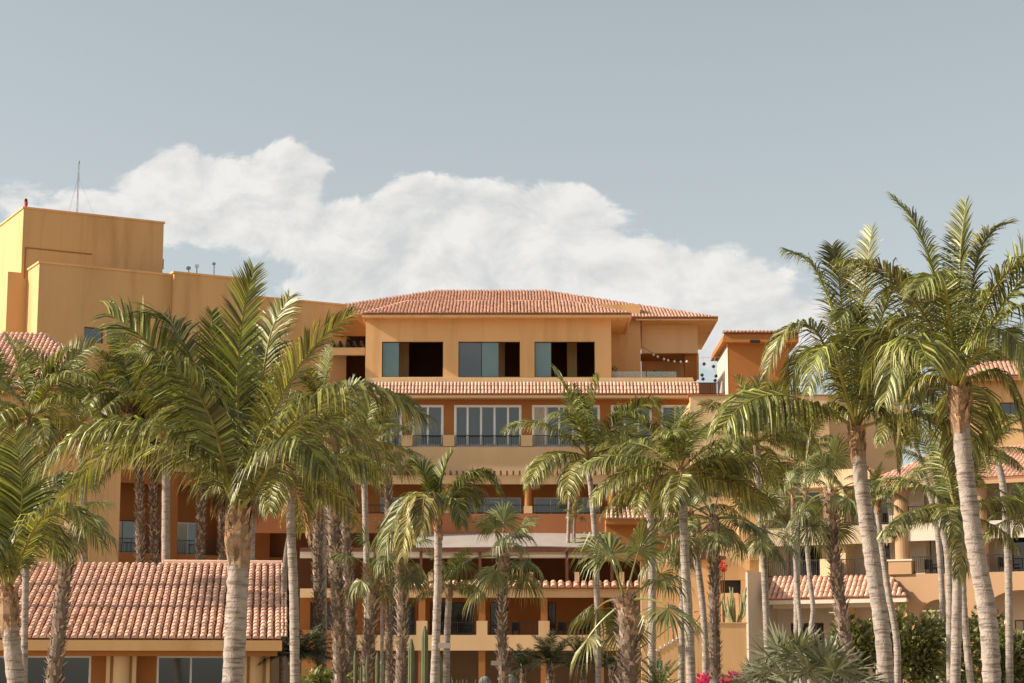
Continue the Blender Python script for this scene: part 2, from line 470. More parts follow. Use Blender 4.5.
# interior columns seen through the open windows
for px in (404, 572, 500):
    b = MB(); u = C.u(px, 3.5, 360); b.box(u - .35, u + .35, 3.4, 3.9, zs + .09, zt - .36); b.build('interior_column', M['ochre'], hot)
for i, (a, bb, zb, za) in enumerate(ops):
    f = MB(); fw = .05
    f.box(a, bb, .2, .27, za - fw, za); f.box(a, bb, .2, .27, zb, zb + fw); f.box(a, a + fw, .2, .27, zb + fw, za - fw); f.box(bb - fw, bb, .2, .27, zb + fw, za - fw)
    fo = f.build('window', M['rail'], hot)
    wd = bb - a
    if i == 1:
        p = MB(); p.box(a + fw, a + wd * .25, .23, .245, zb + fw, za - fw); p.box(a + wd * .25, a + wd * .37, .255, .268, zb + fw, za - fw); p.build('pane', M['glass'], fo)
        p = MB(); p.box(a + wd * .38, a + wd * .65, .21, .228, zb + fw, za - fw); p.build('sliding_pane', M['glass_teal'], fo)
    else:
        p = MB(); p.box(a + fw, a + wd * .275, .22, .236, zb + fw, za - fw); p.build('sliding_pane', M['glass_teal'], fo)
    # low chairs / dark furniture seen inside
# front hip roof
def rp(px, py, Yl): u, z = C.uz(px, py, Yl); return (u, Yl, z)
zA = C.z(500, 313.5, -1.05)
eA0 = (C.u(362, -1.05, 313), -1.05, zA); eA1 = (C.u(631.5, -1.05, 313), -1.05, zA)
rA0 = rp(408, 301, 3.9); rA1 = (rp(566, 301, 3.9)[0], 3.9, rA0[2])
bk = 9.0
roof(hot, [(eA0, eA1, rA1, rA0), (eA1, (eA1[0], bk, zA), (rA1[0], bk - 1, rA0[2]), rA1), ((eA0[0], bk, zA), eA0, rA0, (rA0[0], bk - 1, rA0[2]))])
b = MB(); b.box(eA0[0], eA1[0], -1.04, -.92, zA - .26, zA - .101); b.box(eA1[0] - .12, eA1[0], -.919, 8.4, zA - .26, zA - .101); b.box(eA0[0], eA0[0] + .12, -.919, 8.4, zA - .26, zA - .101)
b.box(eA0[0] + .121, eA1[0] - .121, -.915, -.001, zA - .2, zA - .13); b.box(u1 + .001, eA1[0] - .121, .001, 8.4, zA - .2, zA - .13); b.box(eA0[0] + .121, u0 - .001, .001, 8.4, zA - .2, zA - .13)
b.build('eave', M['ochre'], hot)
# rear hip roof
zB = C.z(660, 317.5, 5.0)
B1 = (C.u(718, 5.0, 317), 5.0, zB); B0 = (-18.2, 5.0, zB)
r0 = rp(435, 291, 17.0); r1 = (rp(545, 291, 17.0)[0], 17.0, r0[2])
roof(hot, [(B0, B1, r1, r0), (B1, (B1[0], 18.5, zB), (r1[0] + 1.2, 18.5, r1[2] - .5), r1)], name='rear_roof')
b = MB(); b.box(C.u(636, 5.1, 317), B1[0], 5.02, 5.14, zB - .2, zB - .101); b.box(B1[0] - .12, B1[0], 5.141, 18.4, zB - .2, zB - .101)
b.box(C.u(641, 6.9, 320), B1[0] - .121, 5.141, 18.4, zB - .19, zB - .13)
b.build('eave', M['ochre'], hot)
# block that rises beside the front roof
b = MB(); q = C.uz(600, 304.5, 6); q2 = C.uz(641, 380, 6); b.box(q[0], q2[0], 6, 16, q2[1], q[1]); b.build('chimney_block', M['ochre'], hot)
# upper right wall with loggia
part('loggia_wall', 'peach', [(641.5, 320.5, 698, 353, 7, 7.4)])
part('loggia_back_wall', 'ochre', [(641.5, 353.5, 699, 379, 11, 11.4)])
part('column', 'orange', [(684.5, 353.2, 697, 380, 7.6, 8.4)])
b = MB(); q = C.uz(698, 353, 7); b.box(q[0] - .3, q[0], 7.41, 17, q[1], zB - .25); b.box(C.u(642, 7.5, 353), q[0] - .31, 7.41, 10.9, q[1], q[1] + .2); b.build('loggia_side_wall', M['orange'], hot)
# terrace slab and sill
part('terrace_slab', 'peach', [(366, 377.6, 693, 383, -.42, -.001)])
b = MB(); q = C.uz(611, 381, 0); b.box(q[0] + .01, C.u(694, 0, 381), .001, 12, q[1] - .3, q[1] + .12); b.build('terrace_floor', M['peach'], hot)
part('balustrade', 'glass_clear', [(612, 371.5, 646, 377.4, .3, .33), (647, 371.5, 676.5, 377.4, .3, .33)])
# skirt roof under terrace
a0 = rp(338, 394, -1.3); a1 = rp(704, 394, -1.3); t0 = rp(344, 382.5, -.43); t1 = rp(699, 382.5, -.43)
a1 = (a1[0], -1.3, a0[2]); t1 = (t1[0], -.43, t0[2])
roof(hot, [(a0, a1, t1, t0)], name='skirt_roof', th=.08)
b = MB(); b.box(a0[0], a1[0], -1.28, -1.16, a0[2] - .25, a0[2] - .081); b.box(a0[0], a1[0], -1.159, 0, a0[2] - .2, a0[2] - .11); b.build('eave', M['peach'], hot)
# level with white-framed windows
L4w = [(350, 372), (380, 402), (412, 443.5), (454, 521.5), (532, 600), (611, 652), (661, 690)]
ops = []
_, zh = C.uz(500, 405); _, zl = C.uz(500, 447)
for a, bb in L4w: ops.append((C.u(a, 0, 430), C.u(bb, 0, 430), zl - .02, zh))
b = MB(); b.wall(C.u(338, 0, 430), C.u(700, 0, 430), zl, a0[2] - .21, 0, .3, ops); b.build('wall', M['orange'], hot)
for i, o in enumerate(ops):
    n = max(2, round((o[1] - o[0]) / .95)); window(hot, o[0] + .002, o[1] - .002, o[2] + .03, o[3] - .002, -.03, n, fw=.17, curtain=(0, 0, .3, 0, .24, .2, 0)[i])
b = MB(); ends = [338] + [v for p_ in L4w for v in p_] + [700]
_, zr = C.uz(500, 435, -.4)
for i in range(0, len(ends), 2):
    if ends[i+1] - ends[i] < 1: continue
    b.box(C.u(ends[i] - .5, -.4, 440), C.u(ends[i+1] + .5, -.4, 440), -.4, -.002, zl, zr)
b.build('parapet_pier', M['peach'], hot)
for a, bb in L4w: railing(hot, C.u(a + 1, -.3, 440), C.u(bb - 1, -.3, 440), -.3, zl + .02, zr)
part('parapet_band', 'peach', [(336, 447, 702, 476, -.4, .3)])
# pergola over the next level
_, zp1 = C.uz(500, 475, -2.6); _, zp0 = C.uz(500, 484, -2.6)
ul, ur = C.u(345, -2.6, 478), C.u(662, -2.6, 478)
b = MB(); b.box(ul, ur, -2.6, -2.25, zp0, zp1); b.build('pergola_beam', M['peach'], hot)
k = 0; u = ul + .3
while u < ur:
    b = MB(); b.box(u - .06, u + .06, -2.85, -.41, zp1 + .002, zp1 + .27); b.build('rafter', M['darkwood'], hot); u += .43
_, zb3 = C.uz(500, 513.5, -2.6)
for px in (352, 448, 528, 612):
    u = C.u(px, -2.6, 495); b = MB(); b.lathe([(.24, zb3 + .5), (.24, zp0 - .14), (.29, zp0 - .12), (.29, zp0 - .002)], 14, (u, -2.42, 0)); b.smooth = False; co = b.build('column', M['orange'], hot)
    b = MB(); b.box(u - .29, u + .29, -2.69, -2.15, zb3 + .002, zb3 + .5); b.build('column_base', M['peach'], co)
_, zf3 = C.uz(500, 514, -2.7); zf3b = C.z(500, 484, .9)
wn = [(380, 420), (430, 459), (466, 521), (534, 600)]
ops = [(C.u(a, .9, 505), C.u(bb, .9, 505), zf3 + .05, C.z(500, 497.5, .9)) for a, bb in wn]
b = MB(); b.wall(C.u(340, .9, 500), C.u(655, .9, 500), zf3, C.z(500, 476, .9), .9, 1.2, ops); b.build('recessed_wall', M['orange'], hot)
for o in ops: window(hot, o[0], o[1], o[2], o[3], .95, max(2, round((o[1] - o[0]) / 1.2)), gm='glass')
railing(hot, C.u(352, -2.6, 510), C.u(612, -2.6, 510), -2.45, zb3, C.z(500, 504.5, -2.6))
b = MB(); b.box(C.u(255, -2.7, 514), C.u(664, -2.7, 514), -2.6, 2, zf3 - .3, zf3 - .002); b.build('floor_slab', M['peach'], hot)
part('red_band', 'clay', [(255, 513.8, 664, 533, -2.75, -2.601)])
# lower loggia with pale canopy and timber pergola
ya, yb = -2.76, -6.0
_, z1 = C.uz(540, 533, ya); _, z2 = C.uz(540, 546, yb)
b = MB()
pts = []; n = 16; pa, pb = C.u(418, ya), C.u(655, yb)
for i in range(n):
    ta, tb = i / n, (i + 1) / n
    d0, d1 = [.55 * (2 * t - 1.0) ** 2 if t > .5 else .12 * (1 - 2 * t) for t in (ta, tb)]
    xa, xb = pa + (pb - pa) * ta, pa + (pb - pa) * tb
    slab(b, [(xa, yb, z2 - d0), (xb, yb, z2 - d1), (xb, ya, z1 - d1 * .4), (xa, ya, z1 - d0 * .4)], .06)
b.build('canopy', M['canvas'], hot)
part('pergola_beam', 'darkwood', [(300, 547.5, 664, 551.5, -6.25, -6.02)])
part('cream_lintel', 'cream', [(300, 551.6, 664, 558, -5.9, -5.6)])
for px in (330, 375, 421, 480, 521, 567, 612, 655):
    b = MB(); u = C.u(px, -6.2, 560); b.box(u - .09, u + .09, -6.2, -6.03, C.z(500, 582, -6.2), C.z(500, 551.6, -6.2)); b.build('post', M['darkwood'], hot)
    b = MB(); b.box(u + .5, u + .8, -6.2, -5.9, C.z(500, 582, -6.2), C.z(500, 572, -6.2)); b.build('pier', M['peach'], hot)
z588 = C.z(500, 588.5, -6.3); z597 = C.z(500, 597.5, -6.3)
b = MB(); b.box(C.u(300, -6.3, 590), C.u(662, -6.3, 590), -6.3, -5.95, z597, z588); b.build('balcony_beam', M['peach'], hot)
b = MB(); b.box(C.u(300, -5.9, 590), C.u(662, -5.9, 590), -5.94, 2.5, z588 - .35, z588 - .02); b.build('floor_slab', M['peach'], hot)
a0 = (C.u(405, -6.5, 588), -6.5, z588 + .02); a1 = (C.u(664, -6.5, 588), -6.5, z588 + .02)
roof(hot, [(a0, a1, (a1[0], -5.9, z588 + .42), (a0[0], -5.9, z588 + .42))], roll=.5, name='tile_coping', th=.05)
part('back_wall', 'brown', [(255, 533.2, 664, 590, 2.2, 2.5)])
z635 = C.z(500, 635, -6.3); z650 = C.z(500, 650.5, -6.3)
b = MB(); b.box(C.u(300, -6.3, 640), C.u(662, -6.3, 640), -6.35, -6.0, z650, z635); b.build('balcony_band', M['peach'], hot)
b = MB(); b.box(C.u(300, -6, 640), C.u(662, -6, 640), -5.99, -1.5, z650 + .05, z635 - .05); b.build('floor_slab', M['peach'], hot)
cols = [(370, 1), (422, 1), (482, 1), (544, 1), (600, 1), (640, 0)]
for px, full in cols:
    u = C.u(px, -6.2, 610); wz = .22
    b = MB(); b.box(u - wz, u + wz, -6.28, -5.98, z635 + .92, z597 - .002); co = b.build('column', M['orange'], hot)
    if full:
        b = MB(); b.box(u - .36, u + .36, -6.33, -5.97, z635 + .002, z635 + .918); b.build('pier', M['peach'], hot)
    b = MB(); b.box(u - wz, u + wz, -6.2, -5.9, 0, z650 - .002); b.build('ground_column', M['orange'], hot)
for i in range(len(cols) - 1):
    railing(hot, C.u(cols[i][0], -6.2, 620) + .37, C.u(cols[i+1][0], -6.2, 620) - .37, -6.15, z635 + .03, z635 + .86)
ops = [(C.u(a, -2.6, 615), C.u(bb, -2.6, 615), z635 + .02, C.z(500, 602, -2.6)) for a, bb in ((310, 345), (385, 415), (430, 474), (490, 508), (548, 556), (610, 640))]
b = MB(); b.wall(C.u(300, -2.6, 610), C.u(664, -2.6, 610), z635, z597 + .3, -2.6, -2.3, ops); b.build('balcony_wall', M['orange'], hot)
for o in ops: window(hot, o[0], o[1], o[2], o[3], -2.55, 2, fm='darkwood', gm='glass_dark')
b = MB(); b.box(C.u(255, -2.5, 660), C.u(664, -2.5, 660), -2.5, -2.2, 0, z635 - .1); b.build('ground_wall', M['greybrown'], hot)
part('garden_wall', 'orange', [(302, 630, 336, 720, -9, -8.6)])
# dark loggia on the left of the top floor
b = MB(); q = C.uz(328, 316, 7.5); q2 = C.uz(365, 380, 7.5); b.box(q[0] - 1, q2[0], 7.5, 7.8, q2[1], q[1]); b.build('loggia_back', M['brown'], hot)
part('lintel', 'peach', [(330, 347.5, 365, 355, 2.5, 2.9)])
part('soffit', 'orange', [(330, 314, 365.6, 336, 3.4, 3.7)])
for i in range(5):
    b = MB(); u = C.u(333 + 7 * i, 2.4, 342); b.box(u - .07, u + .07, 2.2, 7.4, C.z(340, 346, 2.4), C.z(340, 341, 2.4)); b.build('rafter', M['rail'], hot)
# body behind
b = MB(); b.box(C.u(345, 8, 400), C.u(695, 8, 400), 8.2, 17, 0, C.z(500, 381, 8)); b.box(C.u(300, 3, 600), C.u(664, 3, 600), 2.7, 8, 0, C.z(500, 464, 2.7)); b.build('body', M['ochre'], hot)

# string of bulbs over the loggia terrace
sb = empty('string_lights', C.w(C.u(640, 5.5, 352), 5.5, C.z(640, 352, 5.5)), 0, 'string of white globe bulbs sagging across the upper right loggia', 'string lights')
pts = []
for i in range(25):
    t = i / 24; px = 641 + 50 * t; py = 346 + 14 * t + 9 * math.sin(math.pi * t) * .6
    q = C.uz(px, py, 5.5); pts.append(C.w(q[0], 5.5, q[1]) - sb.location)
MB().tube(pts, [.015] * 25, 4).build('wire', M['rail'], sb)
for t in (.26, .34, .48, .56, .7, .83, .94):
    p = pts[int(t * 24)]; b = MB(); b.lathe([(.02, .0), (.07, -.05), (.09, -.1), (.07, -.16), (.02, -.19)], 10, p); b.smooth = True; b.build('bulb', M['white'], sb)
# dark lantern balls hung between block and tower
s2 = empty('lantern_string', P(704, 376, 138), 0, 'two thin hanging strings of small dark globes against the sky', 'string lights')
for (xa, ya_, ys) in ((702, 358, (364, 375, 379)), (714, 360, (366.5, 376, 380.5))):
    ofs = (0, -2, -1) if xa == 702 else (-2.5, 0, -1)
    pts = [P(xa + 1, ya_ - 2, 138)] + [P(xa + 2 + o, y, 138) for o, y in zip(ofs, ys)] + [P(xa + 1, 386, 138)]
    MB().tube([p - s2.location for p in pts], [.012] * len(pts), 4).build('wire', M['grey'], s2)
    for p in pts[1:-1]:
        b = MB(); b.lathe([(.02, .12), (.09, .08), (.13, 0), (.09, -.08), (.02, -.12)], 10, p - s2.location); b.smooth = True; b.build('globe', M['rail'], s2)
pts = [P(697, 358, 138), P(712, 357.5, 138), P(724, 357, 138)]
MB().tube([p - s2.location for p in pts], [.01] * 3, 4).build('wire', M['grey'], s2)

# potted plant + sofa on the loggia terrace
def leaf_ball(mb, c, r, n, ls, rnd, flat=1.0, colr=(.45, 1.8)):
    for i in range(n):
        d = V((rnd.gauss(0, 1), rnd.gauss(0, 1), rnd.gauss(0, 1))).normalized()
        rr = rnd.random() ** .45
        p = V(c) + V((d.x * r[0] * rr, d.y * r[1] * rr, d.z * r[2] * rr))
        t = (d + V((rnd.uniform(-.8, .8), rnd.uniform(-.8, .8), rnd.uniform(-.5, .6)))).normalized()
        q = t.cross(V((rnd.uniform(-1, 1), rnd.uniform(-1, 1), rnd.uniform(-1, 1)))).normalized()
        L = ls * rnd.uniform(.6, 1.3); k = rnd.uniform(*colr); w_ = L * .28
        nm = t.cross(q)
        mb.add([p, p + t * L * .5 + q * w_ + nm * L * .06, p + t * L, p + t * L * .5 - q * w_ + nm * L * .06], [(0, 1, 2, 3)], (k, k, k * rnd.uniform(.7, 1.1)))

pp = empty('potted_plant', C.w(C.u(656, 4, 377), 4, C.z(656, 379, 0) + .1), 0, 'small dark leafy plant in a pot behind the glass balustrade', 'plant')
b = MB(); b.lathe([(.16, 0), (.24, .45), (.26, .5), (.22, .5)], 12); b.build('pot', M['clay'], pp)
b = MB(); leaf_ball(b, (0, 0, .8), (.55, .4, .35), 160, .2, R_); b.build('foliage', M['shrub'], pp)
pp = empty('potted_plant', C.w(C.u(614, 2.5, 377), 2.5, C.z(614, 379, 0) + .1), 0, 'slim dark potted plant beside the corner of the front volume', 'plant')
b = MB(); b.lathe([(.14, 0), (.2, .4), (.22, .45), (.18, .45)], 12); b.build('pot', M['brown'], pp)
b = MB(); leaf_ball(b, (0, 0, .75), (.25, .25, .4), 90, .16, R_); b.build('foliage', M['shrub'], pp)

# ================================================================== LEFT WING AND TOWER
Lf = Fr(345, 146, 28)
lw = empty('hotel_wing', Lf.o, Lf.a, 'long left ochre wing with stepped parapets and shaded balconies below', 'building')
uA, uB, uC, uD = Lf.u(38, 0, 300), Lf.u(172, 0, 290), Lf.u(255, -.4, 290), Lf.u(347, 0, 310)
zL1 = Lf.z(38, 263, 0); zL2 = Lf.z(173, 273, -.4); zL3 = Lf.z(262, 298, 0)
zcut = Lf.z(140, 470, 0)
b = MB()
wo = [(Lf.u(84, 0, 334), Lf.u(103.5, 0, 334), Lf.z(84, 342, 0), Lf.z(84, 326.5, 0)), (Lf.u(107, 0, 334), Lf.u(126, 0, 334), Lf.z(84, 342, 0), Lf.z(84, 326.5, 0))]
b.wall(uA, uB - .02, zcut, zL1, 0, .4, wo)
b.box(uA, uA + .4, .401, 9, zcut, zL1); b.box(uA + .41, uB, 8, 9, zcut, zL1); b.box(uA + .41, uB, .41, 7.9, zL1 - .8, zL1 - .3)
b.build('wall', M['tower'], lw)
for o in wo: window(lw, o[0], o[1], o[2], o[3], .2, 1, fm='brown', gm='glass', fw=.05)
b = MB(); vo = [(Lf.u(272, -.4, 350), Lf.u(280, -.4, 350), Lf.z(276, 366, -.4), Lf.z(276, 336, -.4))]
b.box(uB, uC, -.4, 9, zcut, zL2); b.build('wall', M['tower'], lw)
b = MB(); b.wall(uC + .01, uD, zcut, zL3, -.0, .4, [(Lf.u(272, 0, 350), Lf.u(280, 0, 350), Lf.z(276, 366, 0), Lf.z(276, 336, 0))])
b.box(uC + .01, uD, 1.5, 9, zcut, zL3 - .2); b.build('wall', M['tower'], lw)
q = (Lf.u(272, 0, 350), Lf.u(280, 0, 350), Lf.z(276, 366, 0), Lf.z(276, 336, 0)); window(lw, q[0], q[1], q[2], q[3], .2, 1, fm='brown', gm='glass_dark', fw=.04)
b = MB(); b.box(uA - .08, uB + .05, -.08, .5, zL1 + .001, zL1 + .14); b.box(uA - .08, uA + .45, .501, 9, zL1 + .001, zL1 + .14); b.box(uB - .1, uC + .08, -.48, .3, zL2 + .001, zL2 + .14); b.box(uC + .09, uD, -.08, .45, zL3 + .001, zL3 + .12)
b.build('coping', M['ochre'], lw)
# balcony storeys
zf = [10.45, 6.95]; pil = [-1, 96, 169, 228, 262]
uL0, uL1 = Lf.u(-60, 0, 520), Lf.u(300, 0, 520)
b = MB()
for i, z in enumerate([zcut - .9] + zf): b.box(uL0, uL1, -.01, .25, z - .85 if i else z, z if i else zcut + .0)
b.build('balcony_band', M['shaded_orange'], lw)
b = MB()
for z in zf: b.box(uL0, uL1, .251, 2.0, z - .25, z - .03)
b.build('floor_slab', M['shaded_orange'], lw)
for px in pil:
    u = Lf.u(px, 0, 530); b = MB(); b.box(u - .55, u + .55, -.12, .7, 0, zcut - .002); b.build('pillar', M['shaded_orange'], lw)
bops = []; 
for i in range(len(pil) - 1):
    ua, ub = Lf.u(pil[i], 0, 530) + .56, Lf.u(pil[i+1], 0, 530) - .56
    for z in zf:
        railing(lw, ua, ub, .1, z + .02, z + 1.0)
        bops.append((ua + .35, ub - .5, z + .02, z + 2.35))
    bops.append((ua + .35, ub - .5, .3, zf[-1] - 1.2))
b = MB(); b.wall(uL0, uL1, 0, zcut, 2.0, 2.3, bops); b.build('recessed_wall', M['shaded_orange'], lw)
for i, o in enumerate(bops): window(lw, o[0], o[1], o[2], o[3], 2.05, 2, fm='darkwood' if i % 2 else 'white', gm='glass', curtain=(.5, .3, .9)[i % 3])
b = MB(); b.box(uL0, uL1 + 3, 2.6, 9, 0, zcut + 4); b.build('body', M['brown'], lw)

tw = empty('hotel_tower', Lf.w(Lf.u(20, 3, 300), 3, 0), Lf.a, 'tall blank ochre tower block rising behind the left wing', 'tower')
def tl(px, py, off): u, z = Lf.uz(px, py, off); return u - Lf.u(20, 3, 300), z
ut = tl(162.5, 270, 3)[0]; ztw = tl(20, 208, 3)[1]
b = MB(); b.box(0, ut, 0, 14, 14, ztw); b.build('wall', M['tower'], tw)
b = MB(); b.box(-.08, ut + .08, -.08, .35, ztw + .001, ztw + .13); b.box(-.08, .35, .351, 14.1, ztw + .001, ztw + .13); b.build('coping', M['ochre'], tw)
uu, zz = tl(25, 247, 3); uu2 = tl(92, 250, 3)[0]
b = MB(); b.box(uu, uu2, -.035, -.001, zz - .09, zz); b.box(uu, uu + .09, -.035, -.001, zz - 2.2, zz - .091); b.build('conduit', M['orange'], tw)
b = MB(); b.box(-.9, -.001, 0, .9, 12, tl(14, 272, 3)[1]); b.build('corner_pier', M['tower'], tw)
b = MB(); b.box(ut + .001, ut + .28, .6, 1.3, tl(162, 267, 3)[1], tl(162, 257, 3)[1]); tag(b.build('wall_unit', M['grey'], None, tw.location), 'small grey box fixed to the right edge of the tall tower', 'equipment box').rotation_euler = (0, 0, Lf.a)

# roof gear
mp = Lf.w(Lf.u(77, 4, 215), 4, 0); zb = ztw
mast = empty('antenna_mast', (mp.x, mp.y, ztw), 0, 'thin lattice antenna mast in faded red and grey on the tower roof', 'antenna')
H = P(79, 164, mp.y).z - ztw
for i in range(6):
    b = MB(); z0, z1_ = H * i / 6, H * (i + 1) / 6
    for a in (0, 2.09, 4.19): 
        c, s_ = .05 * math.cos(a), .05 * math.sin(a); b.tube([(c, s_, z0), (c, s_, z1_)], [.011] * 2, 5)
    for j in range(3):
        b.tube([(.07, 0, z0 + (z1_ - z0) * j / 3), (-.035, .06, z0 + (z1_ - z0) * (j + 1) / 3)], [.01] * 2, 4); b.tube([(-.035, .06, z0 + (z1_ - z0) * j / 3), (-.035, -.06, z0 + (z1_ - z0) * (j + 1) / 3)], [.01] * 2, 4)
    b.build('mast_section', M['mast_red' if i % 2 == 0 else 'grey'], mast)
b = MB(); b.lathe([(.02, 0), (.07, .03), (.07, .2), (.02, .25)], 10, (0, 0, H)); b.build('beacon_lamp', M['grey'], mast)
b = MB()
for a in (.3, 2.4, 4.5): b.tube([(0, 0, H * .75), (1.3 * math.cos(a), 1.3 * math.sin(a), 0)], [.006] * 2, 3)
b.build('guy_wire', M['grey'], mast)
bp_ = Lf.w(Lf.u(26, 3.2, 205), 3.2, ztw + .16)
be = empty('rooftop_beacon', bp_, 0, 'tiny beacon with dark cap and pink red body on tower corner', 'beacon')
b = MB(); b.lathe([(.1, 0), (.1, .12), (.13, .13), (.13, .34), (.09, .37)], 10); b.build('body', M['redpaint'], be)
b = MB(); b.lathe([(.06, .371), (.12, .4), (.11, .52), (.05, .6)], 10, (-.02, 0, 0)); b.build('cap', M['rail'], be)

def dish(px, py, zroof, off, r, label, tall=0.0, face=0.0):
    p = P(px, py, Lf.w(Lf.u(px, off, 280), off, 0).y)
    o = empty('satellite_dish', (p.x, p.y, zroof), 0, label, 'satellite dish', 'dishes and aerials on the left wing roof')
    h = p.z - zroof
    MB().tube([(0, .1, 0), (0, .1, h)], [.04, .035], 8).build('pole', M['grey'], o)
    b = MB(); n = 16; ax = V((math.sin(face), -math.cos(face), .35)).normalized(); a = ax.cross(V((0, 0, 1))).normalized(); c2 = ax.cross(a)
    vs = []; fs = []
    for j, (rr, dd) in enumerate(((.02, 0), (.5, .05), (.85, .15), (1, .22), (1.0, .19), (.8, .1), (.02, -.04))):
        for k_ in range(n):
            th = 2 * math.pi * k_ / n; vs.append(V((0, 0, h)) + a * (r * rr * math.cos(th)) + c2 * (r * rr * math.sin(th)) + ax * (r * dd))
    for j in range(6):
        for k_ in range(n): fs.append((j*n + k_, j*n + (k_+1) % n, (j+1)*n + (k_+1) % n, (j+1)*n + k_))
    b.add(vs, fs); b.smooth = True; b.build('reflector', M['canvas'], o)
    MB().tube([V((0, 0, h)) - c2 * r * .8, V((0, 0, h)) + ax * r * .9], [.012, .012], 5).build('feed_arm', M['grey'], o)
dish(188.6, 268.5, zL2, 2.0, .17, 'round beige satellite dish, leftmost on the left wing roof', face=.1)
dish(214, 264, zL2, 2.0, .13, 'small square-on dish on a tall pole with extra brackets')
dish(247.5, 268, zL2, 2.0, .13, 'grey dish on a mast showing above the upright palm frond')
o = empty('radome', (0, 0, 0), 0, 'white ball shaped aerial on a short post beside the beige dish', 'aerial', 'dishes and aerials on the left wing roof')
p = P(197, 266, Lf.w(Lf.u(197, 2, 280), 2, 0).y); o.location = (p.x, p.y, zL2)
h = p.z - zL2; MB().tube([(0, 0, 0), (0, 0, h)], [.04, .04], 8).build('post', M['grey'], o)
b = MB(); b.lathe([(.05, -.14), (.13, -.08), (.16, 0), (.13, .1), (.05, .15)], 14, (0, 0, h)); b.smooth = True; b.build('ball', M['white'], o)
p = P(214, 270, Lf.w(Lf.u(214, 2, 280), 2, 0).y)

# pale low roof in front of the tower at the left edge
lr = Fr(20, 98, 4)
lh = empty('low_wing', lr.o, lr.a, 'low building with pale pink tiled hip roof below the tower', 'building')
e0 = (-14, -3, lr.z(0, 388, -3)); e1 = (lr.u(112, -3, 388), -3, e0[2]); zrg = lr.z(40, 334, 4); rr0 = (-14, 4, zrg); rr1 = (lr.u(44, 4, 334), 4, zrg)
roof(lh, [(e0, e1, rr1, rr0), (e1, (e1[0], 11, e0[2]), (rr1[0], 4.2, zrg), rr1)])
b = MB(); b.box(-14, e1[0] - .9, -2.4, 9, 0, e0[2] - .15); b.build('wall', M['ochre'], lh)

# ================================================================== PAVILION
Pv = Fr(140, 65, 6.7)
pv = empty('pavilion', Pv.o, Pv.a, 'single storey pavilion with pink barrel tile roof behind the front palm', 'pavilion')
zE = Pv.z(140, 639.5, -.9)
uR = Pv.u(281.5, -.9, 640); uLft = Pv.u(-70, -.9, 640)
rgY = None
best = None
for i in range(400):
    yy = -.9 + i * .05; zz = zE + .295 * (yy + .9); zpx = Pv.z(140, 565, yy)
    if zz >= zpx: best = (yy, zz); break
yR, zR = best
roof(pv, [((uLft, -.9, zE), (uR, -.9, zE), (uR, yR, zR), (Pv.u(14, yR, 562), yR, zR))], roll=.228, th=.12)
b = MB(); 
tile_face(b, (uR - .02, -.9, zE + .06), (uR + .2, -.9, zE + .06), (uR + .2, yR, zR + .06), (uR - .02, yR, zR + .06), roll=.22)
uu = uLft + 6.5
while uu < uR:
    b.tube([(uu, yR + .02, zR + .06), (uu + .44, yR + .02, zR + .08)], [.13, .115], 8, (.95, .95, .95)); uu += .42
b.build('ridge_cap', M['tile'], pv)
b = MB(); b.box(uLft, uR + .02, -.95, -.75, zE - .34, zE - .02); b.build('fascia', M['ochre'], pv)
b = MB(); b.box(uLft, uR - .12, -.699, -.35, zE - .5, zE - .2); b.build('soffit_beam', M['orange'], pv)
wz1 = zE - .45
wp = [(-40, 12), (22, 91), (156.5, 225), (300, 330)]
ops = [(Pv.u(a, .5, 670), Pv.u(bb, .5, 670), .15, Pv.z(100, 655.5, .5)) for a, bb in wp[:3]]
uW = Pv.u(271, .5, 670)
b = MB(); b.wall(uLft, uW, 0, zE - .2, .5, .8, ops); b.box(uW - .3, uW, .801, 2 * yR, 0, zE + .1); b.build('wall', M['orange'], pv)
for o in ops: window(pv, o[0], o[1], o[2], o[3], .52, 2, gm='glass')
for (a, bb, rr) in ((106, 136, 1), (243, 270, 1)):
    ua, ub = Pv.u(a, -.1, 665), Pv.u(bb, -.1, 665)
    b = MB(); b.box(ua, ua + .12, 0, .49, 0, zE - .36); b.box(ub - .12, ub, 0, .49, 0, zE - .36); b.box(ua + .121, ub - .121, .2, .49, 0, zE - .36); po = b.build('pier', M['peach'], pv)
    r_ = (ub - ua) / 2 - .2; b = MB(); b.lathe([(r_, 0), (r_, zE - .37)], 20, ((ua + ub) / 2, .12, 0)); b.smooth = False; b.build('column', M['peach'], po)
b = MB(); b.add([(uR - .2, -.7, zE - .2), (uR - .2, yR, zR - .2), (uR - .2, 2 * yR, zE - .2), (uR - .45, -.7, zE - .2), (uR - .45, yR, zR - .2), (uR - .45, 2 * yR, zE - .2)], [(0, 1, 2), (5, 4, 3), (0, 3, 4, 1), (1, 4, 5, 2), (2, 5, 3, 0)]); b.build('gable', M['peach'], pv)
b = MB(); slab(b, [(uLft, yR + .1, zR), (uR, yR + .1, zR), (uR, 2 * yR, zE), (uLft, 2 * yR, zE)], .1); b.build('rear_roof', M['pan'], pv)

